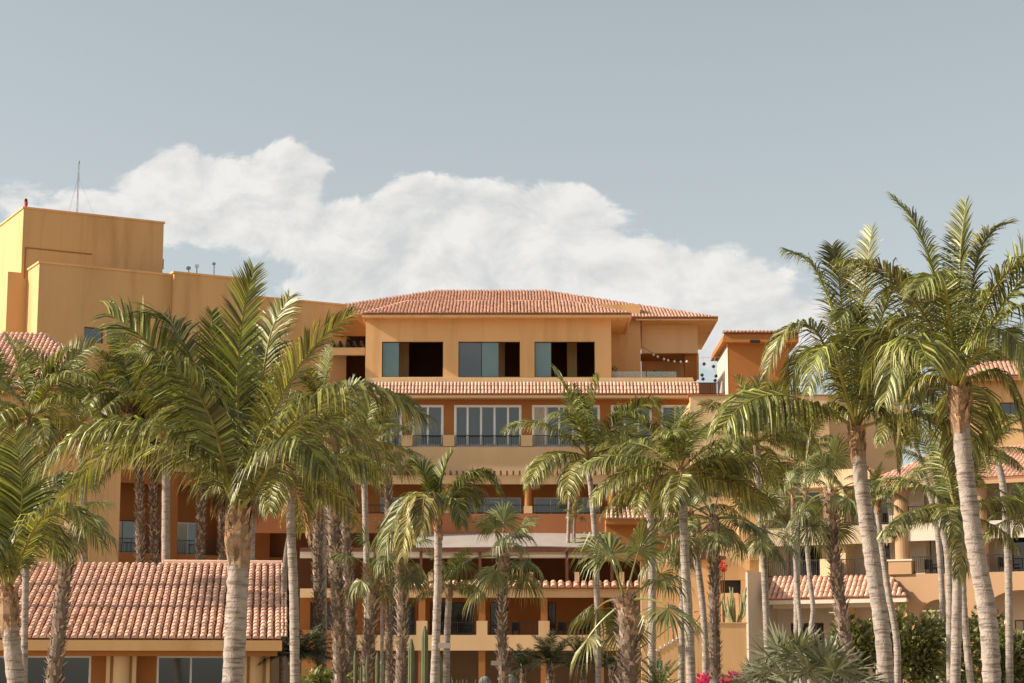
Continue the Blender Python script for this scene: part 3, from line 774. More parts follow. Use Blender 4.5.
# ================================================================== RIGHT: TERRACE BLOCK, STAIR, SMALL TOWER
T = Fr(740, 131, 0)
tb = empty('terrace_block', T.o, T.a, 'peach block with railed roof terrace right of the central hotel', 'building')
part('wall', 'peach', [(690, 396, 831, 500, 0, .4)], tb, T)
part('lower_wall', 'peach', [(640, 500.2, 800, 720, 0, .4)], tb, T)
part('coping', 'orange', [(688, 394.4, 833, 395.9, -.06, .46)], tb, T)
b = MB(); q = T.uz(831, 397, 0); b.box(q[0] - .4, q[0], .41, 12, q[1] - 8, q[1] + .1); b.box(T.u(690, 0, 400), q[0], 0.41, 12, q[1] - .8, q[1] - .3); b.build('side_wall', M['ochre'], tb)
railing(tb, T.u(740, .2, 390), T.u(811, .2, 390), .2, T.z(770, 395, .2), T.z(770, 385, .2), step=.14)
railing(tb, T.u(693, .2, 390), T.u(719, .2, 390), .2, T.z(700, 395, .2), T.z(700, 382.5, .2), step=.14)
part('planter_box', 'brown', [(699, 382.5, 716.5, 395, 1.2, 1.7)], tb, T)
# skirt tile roofs half hidden by palms
for (pa, pb_, pe, pt, yo) in ((606, 690, 519, 508, -2.9), (738, 778, 489, 477, -1.6)):
    a0 = T.uz(pa, pe, yo); a1 = T.u(pb_, yo, pe); t0 = T.z(pa, pt, yo + 1.4)
    roof(tb, [((a0[0], yo, a0[1]), (a1, yo, a0[1]), (a1, yo + 1.4, t0), (a0[0], yo + 1.4, t0))], name='skirt_roof', th=.08, roll=.26)
    b = MB(); b.box(a0[0], a1, yo + .02, yo + 1.3, a0[1] - .3, a0[1] - .081); b.build('eave', M['orange'], tb)
part('wall_panel', 'orange', [(606, 519.5, 690, 560, -1.6, -.01)], tb, T)
part('wall_panel', 'ochre', [(738, 490, 762, 560, -.9, -.01)], tb, T)
part('wall_panel', 'greybrown', [(690, 545, 712, 560, -.3, -.01)], tb, T)

T = Fr(740, 122, 0)
st = empty('stair_wall', T.o, 0, 'peach stair hall with stepped white coping and iron handrail', 'stairs')
part('wall', 'ochre', [(650, 556, 720, 720, 2, 2.4)], st, T)
part('wall', 'peach', [(720.5, 540, 750, 580, 2, 2.4), (741, 580.2, 750, 720, 2, 2.4), (720.5, 593, 740.8, 720, 2, 2.4)], st, T)
part('opening_shade_sheet', 'rail', [(720.4, 579, 741, 594, 2.45, 2.5)], st, T)  # black sheet behind the opening, painting in the shade inside it
part('ledge', 'darkwood', [(690, 556, 726, 559, 1.4, 1.99)], st, T)
part('parapet', 'ochre', [(698, 623.5, 748, 720, -7, -6.6)], st, T)
part('parapet_coping', 'peach', [(697, 622.3, 748, 623.4, -7.05, -6.55)], st, T)
pol = [T.uz(648, 657, -7), T.uz(697.6, 628.2, -7), (T.u(697.6, -7), 0), (T.u(648, -7), 0)]
b = MB(); b.prism([pol[3], pol[2], pol[1], pol[0]], -7.0, -6.7); b.build('stair_side', M['ochre'], st)
b = MB(); n = 12
for i in range(n):
    ua = pol[0][0] + (pol[1][0] - pol[0][0]) * i / n; ub = pol[0][0] + (pol[1][0] - pol[0][0]) * (i + .86) / n
    za = pol[0][1] + (pol[1][1] - pol[0][1]) * (i + .5) / n
    b.box(ua, ub, -7.04, -6.65, za, za + .13)
b.build('stepped_coping', M['cream'], st)
b = MB(); hp = [(T.uz(x, y, -6.3)[0], -6.3, T.uz(x, y, -6.3)[1]) for x, y in ((640, 648), (656, 638), (673, 625), (673, 641))]
b.tube(hp, [.035] * 4, 6); b.build('handrail', M['darkwood'], st)
b = MB(); hp = [(T.uz(x, y, -6.3)[0], -6.3, T.uz(x, y, -6.3)[1]) for x, y in ((640, 662), (653, 653), (690, 632), (703, 611), (694, 612))]
b.tube(hp, [.03] * 5, 6); b.build('lower_handrail', M['darkwood'], st)

rt = empty('roof_tower', P(744, 390, 140) * 1, 0, 'small orange stair tower with flared tiled eave above the terrace', 'tower')
rt.location.z = 0
def rl(px, py, dy): p = P(px, py, 140 + dy); return p.x - rt.location.x, p.z
a, z1_ = rl(727.5, 343, 0); c2, z0_ = rl(790, 400, 0)
b = MB(); b.box(a, c2, 0, 7, z0_, z1_); b.build('wall', M['orange'], rt)
b = MB(); b.box(a - .02, a - .001, -.01, 7, z0_, z1_ - .01); b.build('sunlit_side', M['cream'], rt)  # thin pale sheet on the left side, sunlight put into its colour
e, ze = rl(722, 344, -.5); t_, ztp = rl(725, 334, -.5)
b = MB(); ee = c2 + .6
vs = [(e, -.7, ze + .1), (ee, -.7, ze + .1), (ee, 7.7, ze + .1), (e, 7.7, ze + .1), (e + .15, -.6, ztp), (ee, -.6, ztp), (ee, 7.6, ztp), (e + .15, 7.6, ztp)]
b.add(vs, [(0,3,2,1),(4,5,6,7),(0,1,5,4),(1,2,6,5),(2,3,7,6),(3,0,4,7)]); b.build('eave', M['orange'], rt)
roof(rt, [((e, -.75, ztp + .08), (ee, -.75, ztp + .08), (ee, 3.5, ztp + .55), (e + 1.2, 3.5, ztp + .55))], th=.06)
b = MB(); q = rl(750, 340, -.72); q2 = rl(760, 343, -.72); b.box(q[0], q2[0], -.74, -.71, q2[1], q[1]); b.build('vent', M['rail'], rt)

um = empty('umbrella', P(722.5, 395, 132.2), 0, 'closed white parasol standing on the railed terrace', 'umbrella')
b = MB(); b.tube([(0, 0, -.3), (0, 0, .95)], [.02, .02], 6); b.build('pole', M['grey'], um)
b = MB(); b.lathe([(.1, .05), (.2, .12), (.15, .4), (.07, .8), (.02, .92)], 10); b.build('canopy', M['canvas'], um)
for i, (px, lab) in enumerate(((746, 'dark wicker chair behind the terrace railing, nearest the umbrella'), (778, 'dark wicker chair in the middle of the railed terrace'), (800, 'dark wicker chair at the right end of the terrace railing'))):
    p = P(px, 395, 132.4); ch = empty('terrace_chair', p, .4 * i, lab, 'chair', 'chairs on the roof terrace')
    MB().box(-.27, .27, -.27, .27, .05, .15).build('seat', M['rail'], ch); MB().box(-.27, .27, .2, .27, .151, .5).build('backrest', M['rail'], ch)
    for sx in (-.22, .22):
        for sy in (-.2, .2): MB().box(sx - .03, sx + .03, sy - .03, sy + .03, -.3, .049).build('leg', M['rail'], ch)

# ================================================================== RIGHT WING
Rw = Fr(900, 118, -28)
rw = empty('hotel_wing', Rw.o, Rw.a, 'sunlit right cream and orange wing with arches and black balcony rails', 'building')
fl = [10.8, 7.9]; zeave = 13.15
ua, ub_, ue = Rw.u(764, 0, 560), Rw.u(901, 0, 560), Rw.u(1075, 0, 560)
col = Rw.u(901, 0, 560)
b = MB(); b.box(ua, col - .5, -.1, .2, fl[0] - 1.05, fl[0]); b.build('balcony_band', M['shaded_peach'], rw)
b = MB(); b.box(col + .45, ue, -.02, .2, fl[0] - 1.0, fl[0]); b.build('balcony_band', M['cream'], rw)
b = MB(); b.box(ua, ue, .201, 1.9, fl[0] - .35, fl[0] - .04); b.box(ua, ue, .35, 1.9, fl[1] - .35, fl[1] - .04); b.build('floor_slab', M['cream'], rw)
# orange arcade
def arc_wall(u0, u1, z0, z1, archs, y0, y1):
    b = MB()
    segs = []; prev = u0
    for (a, c, zs_, rise) in archs:
        b.box(prev, a, y0, y1, z0, z1)
        n = 14
        for i in range(n):
            t0, t1 = i / n, (i + 1) / n
            za = zs_ + rise * math.sqrt(max(0, 1 - (2 * t0 - 1) ** 2)); zb_ = zs_ + rise * math.sqrt(max(0, 1 - (2 * t1 - 1) ** 2))
            xa, xb = a + (c - a) * t0, a + (c - a) * t1
            b.prism([(xa, za), (xb, zb_), (xb, z1), (xa, z1)], y0, y1)
        prev = c
    b.box(prev, u1, y0, y1, z0, z1); return b
ar = [(Rw.u(918, -.1, 610), Rw.u(966, -.1, 610), Rw.z(918, 622, 0), 1.25), (Rw.u(983, -.1, 610), Rw.u(1062, -.1, 610), Rw.z(983, 618, 0), 1.5)]
arc_wall(col - .55, ue, 0, fl[1] + .0, ar, -.35, .1).build('arcade_wall', M['terracotta'], rw)
b = MB(); b.box(col - .6, col + .75, -.5, .3, fl[1] + .001, fl[1] + .75); pb_ = b.build('pier', M['terracotta'], rw)
MB().box(col - .66, col + .81, -.56, .36, fl[1] + .751, fl[1] + .85).build('cap', M['cream'], pb_)
for px in (901, 980, 1040):
    u = Rw.u(px, 0, 520); b = MB(); z0_ = fl[1] + (.86 if px == 901 else .0); b.lathe([(.42, z0_), (.42, zeave - .35), (.52, zeave - .33), (.52, zeave - .05)], 20, (u, .12, 0)); b.build('column', M['terracotta'], rw)
for (a, c, z, y) in ((766, 893, fl[0], 0), (909, 974, fl[0], .1), (986, 1060, fl[0], .1), (912, 974, fl[1], -.1), (986, 1060, fl[1], -.1), (768, 822, fl[1], 0), (837, 890, fl[1], 0)):
    railing(rw, Rw.u(a, 0, 540), Rw.u(c, 0, 540), y, z + .02, z + 1.0)
b = MB(); b.box(Rw.u(822, 0, 570), Rw.u(837, 0, 570), -.35, .3, fl[1] - .3, fl[1] + 1.0); b.build('pier', M['peach'], rw); b = MB(); b.box(Rw.u(764.5, 0, 570), Rw.u(768, 0, 570), -.2, .3, fl[1] - .3, fl[1] + 1.0); b.build('pier', M['peach'], rw)
# skirt roof
ze_ = Rw.z(830, 598, -1.5); ztp = fl[1] - .02
ul_, ur_ = Rw.u(766, -1.5, 590), Rw.u(906, -1.5, 590)
ur2 = Rw.u(890, -.36, 575)
roof(rw, [((ul_, -1.5, ze_), (ur_, -1.5, ze_), (ur2, -.36, ztp), (ul_, -.2, ztp))], name='skirt_roof', roll=.30, th=.07)
b = MB(); b.box(ul_, ur_, -1.48, -1.3, ze_ - .3, ze_ - .071); b.box(ul_, ur_ - .2, -1.299, -.36, ze_ - .25, ze_ - .12); b.box(ul_, col - .56, -.359, .3, ze_ - .5, fl[1] - .36); b.build('eave', M['cream'], rw)
# recessed walls and doors
zs3 = [(0.3, fl[1]), (fl[1], fl[0]), (fl[0], zeave)]
ops = []
for (a, c) in ((789, 822), (868, 890), (930, 955), (1012, 1040)):
    for (z0_, z1_) in zs3: ops.append((Rw.u(a, 1.9, 560), Rw.u(c, 1.9, 560), z0_ + (2.4 if z0_ < 1 else .03), z0_ + (5.0 if z0_ < 1 else 2.3)))
b = MB(); b.wall(ua, ue, 0, zeave, 1.9, 2.2, ops); b.build('recessed_wall', M['cream'], rw)
for i, o in enumerate(ops): window(rw, o[0], o[1], o[2], o[3], 1.95, 2, fm='white' if i % 3 == 2 else 'darkwood', gm='glass_dark', curtain=(0, .3, 0, .45)[i % 4])
b = MB()
for px in (766, 846, 980, 1040):
    u = Rw.u(px, 1, 560); b.box(u - .2, u + .2, .36, 1.89, 0, zeave - .06)
b.build('partition', M['peach'], rw)
for px in (779, 918, 998):
    b = MB(); u = Rw.u(px, 1.6, 560); b.box(u - .5, u + .5, 1.5, 1.88, fl[1], zeave - .1); b.build('closet', M['cream'], rw)
# lit end wall + body
b = MB(); b.box(Rw.u(748, -3, 600), ua - .01, -3, 3, 0, Rw.z(756, 572, -3)); b.build('end_wall', M['cream'], rw)
b = MB(); b.box(Rw.u(747.4, -3, 600), ua + .1, -3.1, 3.1, Rw.z(756, 572, -3) + .001, Rw.z(756, 572, -3) + .12); b.build('end_coping', M['peach'], rw)
b = MB(); b.box(ua, ue, 2.3, 6, 0, zeave); b.build('body', M['cream'], rw)
b = MB(); b.box(ua, Rw.u(868, 0, 470), .3, 3, zeave + .01, zeave + 1.0); b.build('parapet', M['peach'], rw)
# main roof of the wing
hl = Rw.u(866, -.9, 480)
eR0 = (hl, -.9, zeave); eR1 = (ue, -.9, zeave); rdg = zeave + 2.3
roof(rw, [(eR0, eR1, (ue, 5, rdg), (hl + 3.0, 5, rdg)), ((hl, 10, zeave), eR0, (hl + 3.0, 5, rdg), (hl + 3.0, 5.4, rdg))])
b = MB(); b.box(hl, ue, -.88, -.7, zeave - .34, zeave - .101); b.box(hl, ue, -.699, .3, zeave - .28, zeave - .15); b.build('eave', M['terracotta'], rw)

# far right upper building
U = Fr(1000, 140, -10)
ub2 = empty('upper_building', U.o, U.a, 'peach building with tiled roof on the slope behind the right wing', 'building')
z378 = U.z(1000, 378, 0)
o = (U.u(1000, 0, 410), U.u(1021, 0, 410), U.z(1000, 418.5, 0), U.z(1000, 402.5, 0))
b = MB(); b.wall(U.u(962, 0, 400), U.u(1090, 0, 400), 0, z378, 0, .4, [o]); b.box(U.u(962, 0, 400), U.u(962, 0, 400) + .4, .41, 9, 0, z378); b.build('wall', M['ochre'], ub2)
window(ub2, o[0], o[1], o[2], o[3], .15, 2, fm='brown', gm='glass')
roof(ub2, [((U.u(956, -1, 378), -1, z378), (U.u(1095, -1, 378), -1, z378), (U.u(1095, 4, 367), 4, z378 + 1.7), (U.u(985, 4, 367), 4, z378 + 1.7))], roll=.3)
b = MB(); b.box(U.u(956, -1, 378), U.u(1095, -1, 378), -.98, -.8, z378 - .32, z378 - .101); b.box(U.u(956, -1, 378), U.u(1095, -1, 378), -.799, -.01, z378 - .2, z378 - .12); b.build('eave', M['orange'], ub2)
sl_ = Fr(850, 142, -8)
sb2 = empty('sloping_building', sl_.o, sl_.a, 'peach gabled stair roof rising behind the right coconut palm', 'building')
b = MB(); b.prism([(sl_.u(815, 0, 400), 0), (sl_.u(900, 0, 400), 0), (sl_.u(900, 0, 400), sl_.z(880, 395, 0)), (sl_.u(862, 0, 380), sl_.z(862, 370, 0)), (sl_.u(815, 0, 400), sl_.z(815, 410, 0))], 0, 8); b.build('wall', M['peach'], sb2)

# chairs on the balconies
def balcony_chair(p, rz, label, grp):
    o = empty('balcony_chair', p, rz, label, 'chair', grp)
    MB().box(-.26, .26, -.26, .26, .36, .46).build('seat', M['wicker'], o); MB().box(-.26, .26, .2, .27, .461, .92).build('backrest', M['wicker'], o)
    for sx in (-.23, .23): MB().box(sx - .03, sx + .03, -.26, .19, .58, .63).build('armrest', M['wicker'], o)
    for sx in (-.22, .22):
        for sy in (-.22, .22): MB().box(sx - .025, sx + .025, sy - .025, sy + .025, 0, .359).build('leg', M['wicker'], o)
for i, (px, lab) in enumerate(((446, 'dark chair behind the railing of the middle balcony, left of the shaggy trunk'), (516, 'dark chair on the middle balcony between the shaggy trunk and the next pier'), (561, 'dark chair in the right balcony bay, nearest to its left pier'), (585, 'dark chair in the right balcony bay, farther from its left pier'))):
    balcony_chair(C.w(C.u(px, -4.6, 625), -4.6, z635 - .04), .5 - .4 * i, lab, 'chairs on the middle balconies')
for i, (px, f, lab) in enumerate(((878, 0, 'dark chair on the upper right balcony just left of the round column'), (924, 0, 'dark chair on the upper right balcony just right of the round column'), (1002, 0, 'dark chair on the upper right balcony at the picture edge'), (930, 1, 'dark chair on the balcony over the first arch'), (1004, 1, 'dark chair on the balcony over the right arch'))):
    balcony_chair(Rw.w(Rw.u(px, .9, 540), .9, fl[f] - .035), Rw.a + .3 * i, lab, 'chairs on the right wing balconies')

# ================================================================== PALMS
UP = V((0, 0, 1))
def catmull(pts, n):
    pts = [V(p) for p in pts]
    q = [pts[0] * 2 - pts[1]] + pts + [pts[-1] * 2 - pts[-2]]
    out = []; m = len(pts) - 1
    for i in range(n + 1):
        f = m * i / n; k = min(int(f), m - 1); t = f - k
        a, b, c, d = q[k], q[k+1], q[k+2], q[k+3]
        out.append(.5 * ((2*b) + (c - a) * t + (2*a - 5*b + 4*c - d) * t*t + (3*b - a - 3*c + d) * t**3))
    return out

def pinnate(mb, path, Lmax, pairs, rnd, wl=.045, droop=.55, age=0.0, wind=V((0, 0, 0)), t0=.14, ragged=.0, lift=.25, rr=.035, twist=0.0):
    """feather leaf: rachis along path, leaflets both sides bending under their weight"""
    n = len(path) - 1
    seglen = sum((path[i+1] - path[i]).length for i in range(n))
    g0 = (1 - .25 * age + .55 * age, 1 - .12 * age, 1 - .1 * age)
    rc = (1.9 + age, 1.55 + .2 * age, 1.3)
    mb.tube(path, [max(.006, rr * (1 - i / n) ** .8) for i in range(n + 1)], 5, rc, cap=False)
    ref = None
    for side in (-1, 1):
        for j in range(pairs):
            t = t0 + (1 - t0) * (j + rnd.uniform(-.3, .3) + .5) / pairs
            t = min(.995, max(t0, t)); f = t * n; k = min(int(f), n - 1); q = f - k
            p = path[k].lerp(path[k+1], q); T = (path[k+1] - path[k]).normalized()
            if ref is None:
                h = path[-1] - path[0]; ref = V((h.x, h.y, 0)).cross(UP)
                if ref.length < .05: ref = V((1, 0, 0))
                ref.normalize()
            S_ = (ref - T * ref.dot(T)).normalized()
            N_ = S_.cross(T).normalized()
            if N_.z < 0 and abs(T.z) < .9: N_ = -N_
            if twist:
                c_, s_ = math.cos(twist * t), math.sin(twist * t); S_, N_ = S_ * c_ + N_ * s_, N_ * c_ - S_ * s_
            if rnd.random() < ragged: continue
            tt = (t - t0) / (1 - t0)
            L = Lmax * (math.sin(math.pi * (.16 + .78 * tt)) ** .7) * rnd.uniform(.82, 1.1)
            fw = .45 + .75 * tt
            d = (S_ * side + T * fw + N_ * (lift + rnd.uniform(-.12, .12))).normalized()
            wv = (T - d * T.dot(d)).normalized(); tw = rnd.gauss(0, .45); wv = (wv * math.cos(tw) + d.cross(wv) * math.sin(tw)).normalized()
            W = wl * rnd.uniform(.8, 1.15) * (.55 + .45 * math.sin(math.pi * min(1, .2 + tt * .8)))
            k_ = rnd.uniform(.25, 1.15) if rnd.random() < .72 else rnd.uniform(1.2, 2.6)
            yel = age * rnd.uniform(.4, 1.2)
            c0 = (k_ * (1 + .5 * yel), k_ * (1 + .12 * yel), k_ * (1 + .1 * yel)); c1 = (k_ * (1.6 + 1.1 * yel), k_ * (1.4 + .4 * yel), k_ * (1.6 + .6 * yel))
            vs = [p - wv * W * .35, p + wv * W * .35]; dr = droop * rnd.uniform(.7, 1.35)
            d2 = d
            for (seg, ww, kk) in ((.36, 1.0, .35), (.34, .75, 1.0)):
                d2 = (d2 + (V((0, 0, -1)) * dr + wind) * kk).normalized() if kk > .4 else (d2 + (V((0, 0, -1)) * dr + wind) * kk * .5).normalized()
                p = p + d2 * (L * seg); vs += [p - wv * W * ww * .5, p + wv * W * ww * .5]
            d2 = (d2 + (V((0, 0, -1)) * dr + wind) * 1.1).normalized(); vs.append(p + d2 * (L * .3))
            b = len(mb.v); mb.v.extend([tuple(v_) for v_ in vs]); mb.usec = True
            mb.c.extend([c0] * 4 + [c0, c0, c1]); mb.f.extend([(b, b+1, b+3, b+2), (b+2, b+3, b+5, b+4), (b+4, b+5, b+6)])

def arc_path(elev, L, g, n=14, az=0.0, sidebend=0.0):
    p = V((0, 0, 0)); e = rad(elev); d = V((math.cos(e), 0, math.sin(e))); pts = [p.copy()]
    for i in range(n):
        t = (i + .5) / n
        d = (d + V((0, sidebend, -g * (.25 + 1.3 * t))) / n).normalized()
        p = p + d * (L / n); pts.append(p.copy())
    return pts

def fanleaf(mb, elev, Lp, Rb, g, rnd, nseg=28, age=0.0, tipdroop=.9, petcol=(1.5, 1.35, 1.2)):
    pts = arc_path(elev, Lp, g, 8)
    mb.tube(pts, [.03 - .014 * i / 8 for i in range(9)], 5, petcol, cap=False)
    h = pts[-1]; T = (pts[-1] - pts[-2]).normalized(); S_ = V((0, 1, 0)); N_ = T.cross(S_).normalized() * -1
    if N_.z < 0: N_ = -N_
    A = 2.35
    for j in range(nseg):
        ph = -A + 2 * A * (j + .5) / nseg; dph = A / nseg
        L = Rb * (.62 + .38 * math.cos(ph * .62)) * rnd.uniform(.9, 1.08)
        fold = -.32 * abs(math.sin(ph)) + .10
        def D(p_): return (T * math.cos(p_) + S_ * math.sin(p_) + N_ * fold).normalized()
        d = D(ph); wv = (D(ph + dph) - D(ph - dph)); wv.normalize(); tw = rnd.gauss(0, .3); wv = (wv * math.cos(tw) + d.cross(wv) * math.sin(tw)).normalized()
        k_ = rnd.uniform(.5, 1.5) * (1.0 if j % 2 else .85); ya = age * rnd.uniform(.5, 1.2)
        c0 = (k_ * (1 + .5 * ya), k_ * (1 + .1 * ya), k_); c1 = (k_ * (1.5 + .9 * ya), k_ * (1.35 + .2 * ya), k_ * (1.7 + .3 * ya))
        r1 = L * .47; w1 = r1 * math.tan(dph) * 1.08
        pl = N_ * (.015 * (1 if j % 2 else -1))
        p1 = h + d * r1 + pl; d2 = (d + V((0, 0, -1)) * tipdroop * .45).normalized(); p2 = p1 + d2 * L * .27
        d3 = (d2 + V((rnd.uniform(-.2, .2), rnd.uniform(-.2, .2), -1)) * tipdroop * rnd.uniform(.7, 1.3)).normalized(); p3 = p2 + d3 * L * .42 * rnd.uniform(.6, 1.2)
        vs = [h, p1 - wv * w1, p1 + wv * w1, p2 - wv * w1 * .55, p2 + wv * w1 * .55, p3]
        b = len(mb.v); mb.v.extend([tuple(v_) for v_ in vs]); mb.usec = True; mb.c.extend([c0, c0, c0, c0, c0, c1])
        mb.f.extend([(b, b+1, b+2), (b+1, b+3, b+4, b+2), (b+3, b+5, b+4)])

rp_ = random.Random(11)
COCO = []
for (e, g, age, drp) in ((80, .75, 0, .25), (70, 1.0, 0, .35), (58, 1.25, 0, .5), (44, 1.45, .1, .65), (30, 1.5, .2, .8), (14, 1.4, .35, .9), (-4, 1.2, .45, 1.0), (-26, 1.0, .7, 1.1)):
    var = []
    for k in range(2):
        mb = MB(); pinnate(mb, arc_path(e + rp_.uniform(-4, 4), 3.2, g * rp_.uniform(.85, 1.2), 14, sidebend=rp_.uniform(-.5, .5)), 1.0, 92, rp_, .040, drp, age, ragged=.04 + .1 * age, lift=.35 if e > 40 else .15, twist=rp_.uniform(-1.0, 1.0))
        var.append(mb.mesh('frond', M['frond']))
    COCO.append((e, var))
DEADF = []
for k in range(3):
    mb = MB(); pinnate(mb, arc_path(-48 - 8 * k, 2.4, .9, 10), .5, 30, rp_, .045, 1.3, 0, ragged=.2); DEADF.append(mb.mesh('dead_frond', M['dead']))
FAN = []
for (e, g, age) in ((78, .3, 0), (58, .5, 0), (36, .7, .05), (14, .9, .15), (-10, .9, .3), (-35, .7, .6)):
    var = []
    for k in range(2):
        mb = MB(); fanleaf(mb, e + rp_.uniform(-5, 5), 1.1, .95, g, rp_, 38, age, 1.0 + .5 * k); var.append(mb.mesh('fan_leaf', M['fan']))
    FAN.append((e, var))
DEADN = []
for k in range(3):
    mb = MB(); fanleaf(mb, -62 - 6 * k, .7, .95, .5, rp_, 22, 0, 1.6, (1, 1, 1)); DEADN.append(mb.mesh('dead_leaf', M['dead']))

def coco_trunk(pts, r0, r1, rnd):
    """pts from base to top"""
    tot = sum((pts[i+1] - pts[i]).length for i in range(len(pts) - 1)); n = int(min(90, max(24, tot / .11)))
    path = catmull(pts, n); mb = MB(); mb.smooth = True
    rs = []
    for i in range(n + 1):
        t = i / n; r = r1 + (r0 - r1) * t; r *= 1 + (.05 if i % 2 else -.02) + rnd.uniform(-.035, .035)
        if t < .06: r *= 1 + .5 * (1 - t / .06)
        rs.append(r)
    mb.tube(path, rs, 12, None, jit=.025, rnd=rnd); return mb, path

def boot_trunk(pts, r0, r1, rnd, out=.07, dens=1.0):
    tot = sum((pts[i+1] - pts[i]).length for i in range(len(pts) - 1)); n = max(20, int(tot / .2))
    path = catmull(pts, n); mb = MB()
    rs = [(r1 + (r0 - r1) * i / n) * .86 * rnd.uniform(.93, 1.07) for i in range(n + 1)]
    mb.tube(path, rs, 11, (.5, .45, .42), jit=.04, rnd=rnd)
    rows = int(tot / .07 * dens)
    for i in range(rows):
        t = (i + .5) / rows; f = t * n; k = min(int(f), n - 1); c = path[k].lerp(path[k+1], f - k); T = (path[k+1] - path[k]).normalized()
        r = (r1 + (r0 - r1) * t) * .84
        a0 = i * 2.4 + rnd.uniform(-.5, .5)
        m = 9
        for j in range(m):
            th = a0 + 2 * math.pi * j / m + rnd.uniform(-.4, .4); c = path[k].lerp(path[k+1], f - k) + T * rnd.uniform(-.06, .06)
            rd = (V((math.cos(th), math.sin(th), 0))); rd = (rd - T * rd.dot(T)).normalized(); tg = T.cross(rd)
            h = rnd.uniform(.06, .18); w_ = rnd.uniform(.025, .065) * (r / .2) ** .5; o_ = out * rnd.uniform(.3, 1.5)
            kk = rnd.uniform(.35, 1.75); q = rnd.uniform(.85, 1.0)
            p = c + rd * r
            tip = p + rd * o_ + T * h + tg * rnd.uniform(-.03, .03)
            mb.add([p - tg * w_, p + tg * w_, tip + tg * w_ * .35, tip - tg * w_ * .35, p + rd * o_ * .2 + T * h * .4], [(0, 1, 2, 3), (0, 3, 4), (1, 4, 2)], (kk, kk * q, kk * q * .95))
    return mb, path

